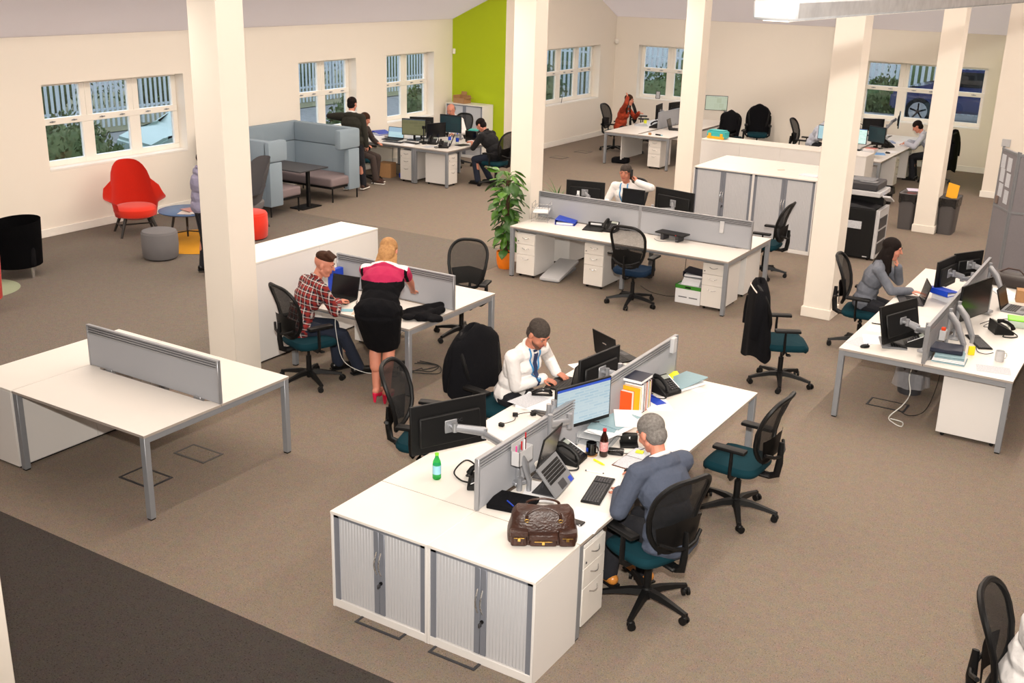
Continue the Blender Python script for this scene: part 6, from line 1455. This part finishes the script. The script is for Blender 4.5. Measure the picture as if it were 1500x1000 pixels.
sheet('white pad in front of the dark-haired woman', (1.98, 7.22, Z), 20, .2, .26, h=.006)
for i in range(2): b = MB(); b.cyl((-.06, 0, .006), (.06, 0, .006), .005, n=8); tag(b.obj('pen', M_black), ['black pen lying by the white pad', 'second black pen beside the white pad'][i], 'pen', None, (1.95, 6.42+.03*i, Z+.007*(1-i)), 10*i)
binder('bright blue lever arch file leaning by the far dark monitor', (2.40, 7.60, Z+.10), 62, M_blue, h=.06, rx=0)
b = MB(); b.box((-.1, -.14, 0), (.1, .14, .098), .004); tag(b.obj('paper_ream', M_paper), 'ream of paper under the blue file', 'paper', None, (2.36, 7.86, Z), 60)
t = thing('file_stack', 'grey pile of file wallets at the near end of the right-hand screen', 'folder', (2.82, 5.70, Z), 3)
for i in range(5): b = MB(); b.box((-.15+.004*i, -.12, .016*i), (.15-.006*i, .12, .016*i+.013), .002, M=T3((0, 0, 0), i*1.5)); b.obj('file_wallet', (M_pblue, M_paper, M_paper, M_pblue, M_pblue)[i], t)
b = MB(); b.box((-.15, -.12, 0), (.15, .12, .04), .008); tag(b.obj('document_case', M_dnavy), 'dark navy case lying on the pile of file wallets', 'case', None, (2.77, 5.75, Z+.082), 8)
mug('pale grey mug at the near right of the right-hand desk', (3.22, 5.98, Z), 35, M_lgrey, .042, .10)
sheet('white page near the right edge of the right-hand desk', (3.22, 5.68, Z), 12, .3, .21, M_paper2)
b = MB(); b.box((-.03, -.012, 0), (.03, .012, .09), .003); tag(b.obj('yellow_box', mat('yellow_card', (240, 220, 20), .5)), 'small yellow carton standing near the keyboard', 'box', None, (2.96, 6.0, Z), 30)
keyboard('black slanted keyboard on the right half of the right-hand desk', (2.95, 6.45, Z), 118)
desk_phone('black desk phone right of the black monitor', (3.08, 6.95, Z), 120)
desk_phone('black desk phone half hidden under the near dark monitor', (2.42, 5.98, Z), -70, off=True)
t = thing('lunch_box', 'clear food tub with a lime green lid by the typing hands', 'food box', (3.20, 7.30, Z), 10)
b = MB(); b.box((-.11, -.09, 0), (.11, .09, .075), .015, seg=2); b.obj('tub', M_clear, t); b = MB(); b.box((-.117, -.097, .074), (.117, .097, .09), .008); b.obj('lid', M_lime, t)
sheet('white papers beyond the black monitor', (2.84, 8.62, Z), 30, .22, .3, h=.01)
sheet('loose page by the kraft box', (2.98, 8.42, Z), -20, .21, .3)
b = MB(); b.box((-.09, -.07, 0), (.09, .07, .14), .003); tag(b.obj('kraft_box', M_kraft), 'kraft cardboard box on the right half of the right-hand desk', 'box', None, (3.10, 8.35, Z), 12)
t = thing('handbag', 'dark brown bag on the cupboard at the far end', 'bag', (2.85, 8.98, Z+.002), -8)
b = MB(); b.box((-.24, -.13, 0), (.24, .13, .15), .05, seg=3); b.obj('body', mat('dark_bag', (44, 34, 30), .5), t); b = MB(); b.tube([(-.15, 0, .14), (-.05, .03, .2), (.08, .03, .2), (.17, 0, .14)], .01); b.obj('handle', M_bagl, t)
for i, (x, y2, z2) in enumerate([(2.70, 6.10, .80), (2.72, 6.42, .86), (2.70, 8.3, .86)]):
    t = thing('support_post', ['silver monitor arm reaching down over the near keyboard', 'silver monitor arm behind the near screen end', 'silver monitor arm near the far end of the right-hand screen'][i], 'monitor arm', (x, y2, Z))
    b = MB(); b.cyl((0, 0, 0), (0, 0, .40), .019, n=14); b.box((-.05, -.05, 0), (.05, .05, .03), .006); b.obj('post', M_rail, t)
    b = MB(); b.tube([(0, 0, .34), (.10, -.12, .28), (.20, -.22, .12)], [.026, .028, .022], n=10, flat=1.5); b.cyl((.20, -.22, .06), (.2, -.22, .15), .02, n=12); b.obj('arm', M_rail, t)
t = thing('pen_pot', 'grey pot with an orange tool clipped on the right-hand screen', 'pen pot', (2.652, 5.98, .84)); b = MB(); b.box((0, -.05, 0), (.06, .05, .1), .004); b.obj('pot', M_lgrey, t); b = MB(); b.box((.01, -.04, .1), (.05, .0, .13), .004); b.obj('orange_cap', mat('orange_red', (226, 70, 24), .4), t)
cable('tangle of black cables by the black monitor’s foot', [(2.85, 7.1, Z+.01), (2.95, 7.25, Z+.03), (3.02, 7.1, Z+.01), (2.9, 7.0, Z+.02), (3.0, 7.35, Z+.02), (3.1, 7.5, Z+.01)])
cable('black lead with a square plug by the grey mug', [(2.95, 6.3, Z+.01), (3.0, 6.12, Z+.01), (3.08, 6.08, Z+.012), (3.14, 6.14, Z+.02)])
cable('white cable looping down to the floor under the right-hand desk', [(2.50, 5.75, .64), (2.46, 5.8, .45), (2.5, 5.75, .3), (2.44, 5.78, .15), (2.34, 5.72, .02), (2.42, 5.60, .012), (2.5, 5.56, .012), (2.48, 5.68, .012), (2.36, 5.70, .014)], M_wcable, .006)
cable('black cable on the carpet under the right-hand desk', [(2.36, 6.0, .012), (2.5, 5.9, .012), (2.6, 6.15, .012), (2.62, 6.5, .2), (2.63, 6.6, .6)])
t = thing('waste_bin', 'clear-lined waste bin under the right-hand desk', 'bin', (2.33, 6.62, 0)); b = MB(); b.lathe([(.001, 0), (.12, 0), (.155, .30), (.15, .30), (.115, .01), (.001, .01)], n=24); b.obj('tub', mat('dark_bin', (60, 60, 64), .5), t)
b = MB(); b.surf(lambda u, v: Vector(((.158+.03*v+.014*math.sin(u*44+v))*math.cos(2*PI*u), (.158+.03*v+.014*math.sin(u*52))*math.sin(2*PI*u), .33-.24*v)), 40, 6, closeu=True); b.obj('bin_liner', M_cloudy, t)
# ------------------------------------------------------------------ desks by the lime wall
laptop('open laptop with a pale blue display between the standing man and the angled monitor', (-9.78, 13.22, Z), 8, .38, .26, 104, scr=S_blue)
monitor('monitor with an olive spreadsheet beside the pale blue laptop', (-9.40, 13.45, 1.00), 198, .52, .34, S_olive, stand=True, zc=-.27)
monitor('tall dark teal monitor hiding the bald man', (-8.80, 13.92, 1.08), -118+90+180+35, .50, .36, S_teal, arm=(-.1, -.25, -.34))
monitor('dark monitor seen edge-on left of the teal one', (-8.95, 13.62, .96), 250, .48, .30, None, arm=(.0, -.2, -.22))
monitor('second flat screen peeking behind the olive spreadsheet', (-9.42, 13.75, 1.02), 30, .5, .32, None, stand=True, zc=-.29)
binder('blue lever arch file standing open by the standing man', (-10.35, 13.25, Z+.06), -20, M_blue, h=.07)
sheet('messy papers under the blue file', (-10.15, 13.1, Z), 10, .3, .3, h=.055)
keyboard('black keyboard below the pale blue laptop', (-9.55, 12.94, Z), 4)
keyboard('second black keyboard below the olive monitor', (-9.2, 13.08, Z), -8, w=.4)
mouse('black mouse on the desk right of the keyboards', (-8.92, 13.15, Z), 0)
laptop('laptop in front of the man in the black T-shirt', (-8.52, 13.32, Z), -60, .34, .24, 110, deckm=M_dgrey)
desk_phone('black desk phone in the middle of the cluttered desk', (-8.80, 13.30, Z), 20)
desk_phone('black desk phone at the near corner of the desk by the black T-shirt man', (-8.36, 13.06, Z), 30)
b = MB(); b.box((-.14, -.14, 0), (.14, .14, .24), .012, m=0); b.box((.141, -.1, .05), (.146, .1, .2), m=1); tag(b.obj('desk_caddy', [M_blackg, M_mgrey]), 'black desktop box at the far end of the black T-shirt man’s desk', 'box', None, (-8.34, 14.12, Z), 4)
sheet('turquoise papers on the black desktop box', (-8.34, 14.12, Z+.241), 20, .2, .24, M_tealp, h=.012)
bottle('water bottle with a blue label near the black T-shirt man', (-8.42, 13.62, Z), .032, .22, M_cglass, M_blue, M_blue)
bottle('second water bottle behind the laptop near the bald man', (-8.68, 13.72, Z), .032, .20, M_cglass, M_paper, M_blue)
b = MB(); b.box((-.13, -.09, 0), (.13, .09, .012), .004); tag(b.obj('tablet', M_black), 'black tablet by the black T-shirt man’s hands', 'tablet', None, (-8.25, 13.55, Z), 80)
sheet('white sheet held by the man in the black T-shirt', (-8.02, 13.62, .83), 90, .15, .2, h=.004)
sheet('scattered white page between keyboards', (-9.1, 12.9, Z), 30, .21, .3)
sheet('scattered page next to the desk phone', (-8.66, 12.98, Z), -12, .21, .3, M_paper2)
b = MB(); b.cyl((0, 0, 0), (0, 0, .02), .1, n=20); b.cyl((0, 0, .02), (0, 0, .34), .014, n=10); b.box((-.03, -.02, .28), (.03, .02, .34), .004); tag(b.obj('monitor_post', M_black), 'slim black monitor post in front of the cluttered desk', 'stand', None, (-9.05, 13.32, Z))
t = thing('open_carton', 'small open cardboard box on the cabinet by the lime wall', 'box', (-10.12, 16.25, 1.201), -8)
b = MB(); b.box((-.17, -.12, 0), (.17, .12, .004)); b.box((-.17, -.12, 0), (-.166, .12, .17)); b.box((.166, -.12, 0), (.17, .12, .12)); b.box((-.17, -.12, 0), (.17, -.116, .12)); b.box((-.17, .116, 0), (.17, .12, .17)); b.obj('carton', M_kraft, t)
b = MB(); b.box((-.17, .12, .17), (.0, .124, .27), .001, M=T3((0, 0, 0), 0, -12)); b.obj('flap', M_kraft, t); b = MB(); b.box((.17, -.1, .12), (.27, .1, .124)); b.obj('flap', M_kraft, t)
b = MB(); b.box((-.15, -.12, 0), (.15, .12, .3), .004); tag(b.obj('carton', M_kraft), 'cardboard box on the floor under the laptop desk', 'box', None, (-9.72, 12.95, 0), 10)
b = MB(); b.box((-.12, -.08, 0), (.12, .08, .1), .01); tag(b.obj('power_block', M_blue), 'blue box on the floor under the laptop desk', 'box', None, (-9.35, 13.1, 0), 0)
for i in range(3): cable(['cable hanging under the laptop desk, nearest the booth', 'cable hanging in the middle under the laptop desk', 'cable hanging beside the left pedestal'][i], [(-9.9+.2*i, 13.4, .68), (-9.85+.2*i, 13.3, .3), (-9.7+.18*i, 13.2, .05), (-9.5+.1*i, 13.25, .012)])
# ------------------------------------------------------------------ rust cardigan desk
monitor('black monitor in front of the woman in the rust cardigan', (-6.62, 19.45, 1.02), 100, .55, .34, None, arm=(0, -.4, -.27))
monitor('second black monitor further along the rust cardigan desk', (-6.55, 20.2, 1.02), 80, .5, .32, None, stand=True, zc=-.29)
monitor('raised monitor showing rows of icons right of the third pillar', (-5.36, 19.9, 1.28), -160, .52, .34, S_paleg, arm=(-.35, -.2, -.54))
laptop('dark laptop half hidden by the third pillar', (-5.85, 18.75, Z), 100, .34, .24, 105)
desk_phone('black desk phone beside the near end of the standing screen', (-6.38, 18.72, Z), -80)
bottle('clear bottle in front of the woman in the rust cardigan', (-6.72, 18.95, Z), .034, .22, M_cglass, M_black, M_yell)
sheet('blue and white papers beside the rust cardigan woman', (-6.78, 18.85, Z), 30, .3, .3, M_paper2, h=.012)
b = MB(); b.cyl((-.09, 0, .015), (.06, 0, .015), .015, n=10); b.cyl((.06, 0, .015), (.1, 0, .015), .012, n=10, m=1); tag(b.obj('marker', [M_black, M_lblue]), 'blue-capped marker at the near edge of the rust cardigan desk', 'pen', None, (-5.75, 17.62, Z), -15)
b = MB(); b.box((-.03, -.02, 0), (.03, .02, .05), .003); tag(b.obj('small_box', M_kraft), 'small brown box at the near edge of the rust cardigan desk', 'box', None, (-5.95, 17.58, Z))
b = MB(); b.box((-.16, -.2, 0), (.16, .2, .09), .02); tag(b.obj('desk_clutter_tray', M_dgrey), 'dark tray of odds and ends left of the icon monitor', 'tray', None, (-5.75, 19.6, Z), 10)
# ------------------------------------------------------------------ far desk run
monitor('screen with a green and white sheet above the low white unit', (-1.66, 18.55, 1.02), 180, .44, .32, S_sheet, stand=True, zc=-.29)
monitor('pale screen in front of the man in the grey shirt', (-2.35, 18.85, .99), 172, .46, .30, S_blue, stand=True, zc=-.26)
monitor('dark green monitor beside the sheet screen', (-1.38, 19.1, 1.02), 152, .46, .34, S_teal, stand=True, zc=-.29)
monitor('monitor seen edge-on below the wide back window', (-1.35, 20.85, 1.16), -78, .48, .34, S_blue, arm=(0, -.25, -.42))
monitor('low black monitor on the window side of the far desk', (-1.95, 21.0, .98), 205, .48, .28, None, stand=True, zc=-.25)
t = thing('coffee_maker', 'black and steel coffee jug at the back of the far desk', 'coffee maker', (-2.2, 20.6, Z)); b = MB(); b.lathe([(.07, 0), (.08, .03), (.07, .22), (.05, .3)], n=20); b.obj('jug', M_chrome, t); b = MB(); b.lathe([(.05, .3), (.065, .34), (.06, .37), (.001, .37)], n=20); b.obj('lid', M_black, t); b = MB(); b.tube([(.06, 0, .3), (.12, 0, .27), (.11, 0, .12), (.07, 0, .1)], .01); b.obj('handle', M_black, t)
for i in range(6): book('book', ['lowest', 'second from bottom', 'third from bottom', 'fourth from bottom', 'fifth', 'topmost, pinkish'][i]+' book of the stack at the near corner of the far desk', (-1.32+.008*i, 17.72, Z+.03*i), 10-4*i, .24, .20, .028, (M_dgrey, M_mgrey, M_lgrey, M_dgrey, M_paper2, mat('pinkish_cover', (206, 130, 120), .6))[i])
sheet('pale blue folder past the book stack on the far desk', (-1.1, 18.35, Z), 20, .22, .3, mat('sky_card', (120, 170, 226), .5), h=.006)
sheet('white pages on the far desk beside the mouse', (-.98, 18.8, Z), -10, .21, .3)
sheet('papers in front of the man behind the last pillar', (-1.08, 20.3, Z), 15, .3, .4, M_paper, h=.008)
sheet('blue papers near the far window end of the desk', (-1.38, 20.2, Z), 25, .25, .35, mat('blue_print', (150, 170, 210), .6), h=.02)
mouse('black mouse on the near part of the far desk', (-.98, 18.55, Z), 90)
mug('black mug with an orange rim on the far desk', (-1.30, 18.75, Z), 0, M_black)
b = MB(); b.box((-.12, -.1, 0), (.12, .1, .16), .01); tag(b.obj('desk_caddy', M_black), 'black desk caddy near the middle of the far desk', 'box', None, (-1.5, 19.7, Z), 20)
desk_phone('black desk phone by the dark green monitor', (-1.2, 19.45, Z), 60)
sheet('white desktop tray stack behind the monitors', (-1.62, 20.3, Z), 0, .3, .4, M_lgrey, h=.10)
# picture frames on sills
for i, (M, lab) in enumerate([(T3((XF-.07, 19.25, 1.022), -60, -8), 'small dark picture frame standing on the far left window sill'), (T3((-7.85, YB+.09, 1.002), 15, -8), 'small dark picture frame on the back left window sill')]):
    b = MB()
    for lo, hi in (((-.06, 0, 0), (.06, .01, .015)), ((-.06, 0, .185), (.06, .01, .2)), ((-.06, 0, .015), (-.045, .01, .185)), ((.045, 0, .015), (.06, .01, .185))): b.box(lo, hi)
    t = thing('picture_frame', lab, 'picture frame'); t.matrix_world = M; b.obj('frame', M_dgrey, t); b = MB(); b.box((-.045, .004, .015), (.045, .006, .185)); b.obj('picture', M_lgrey, t)
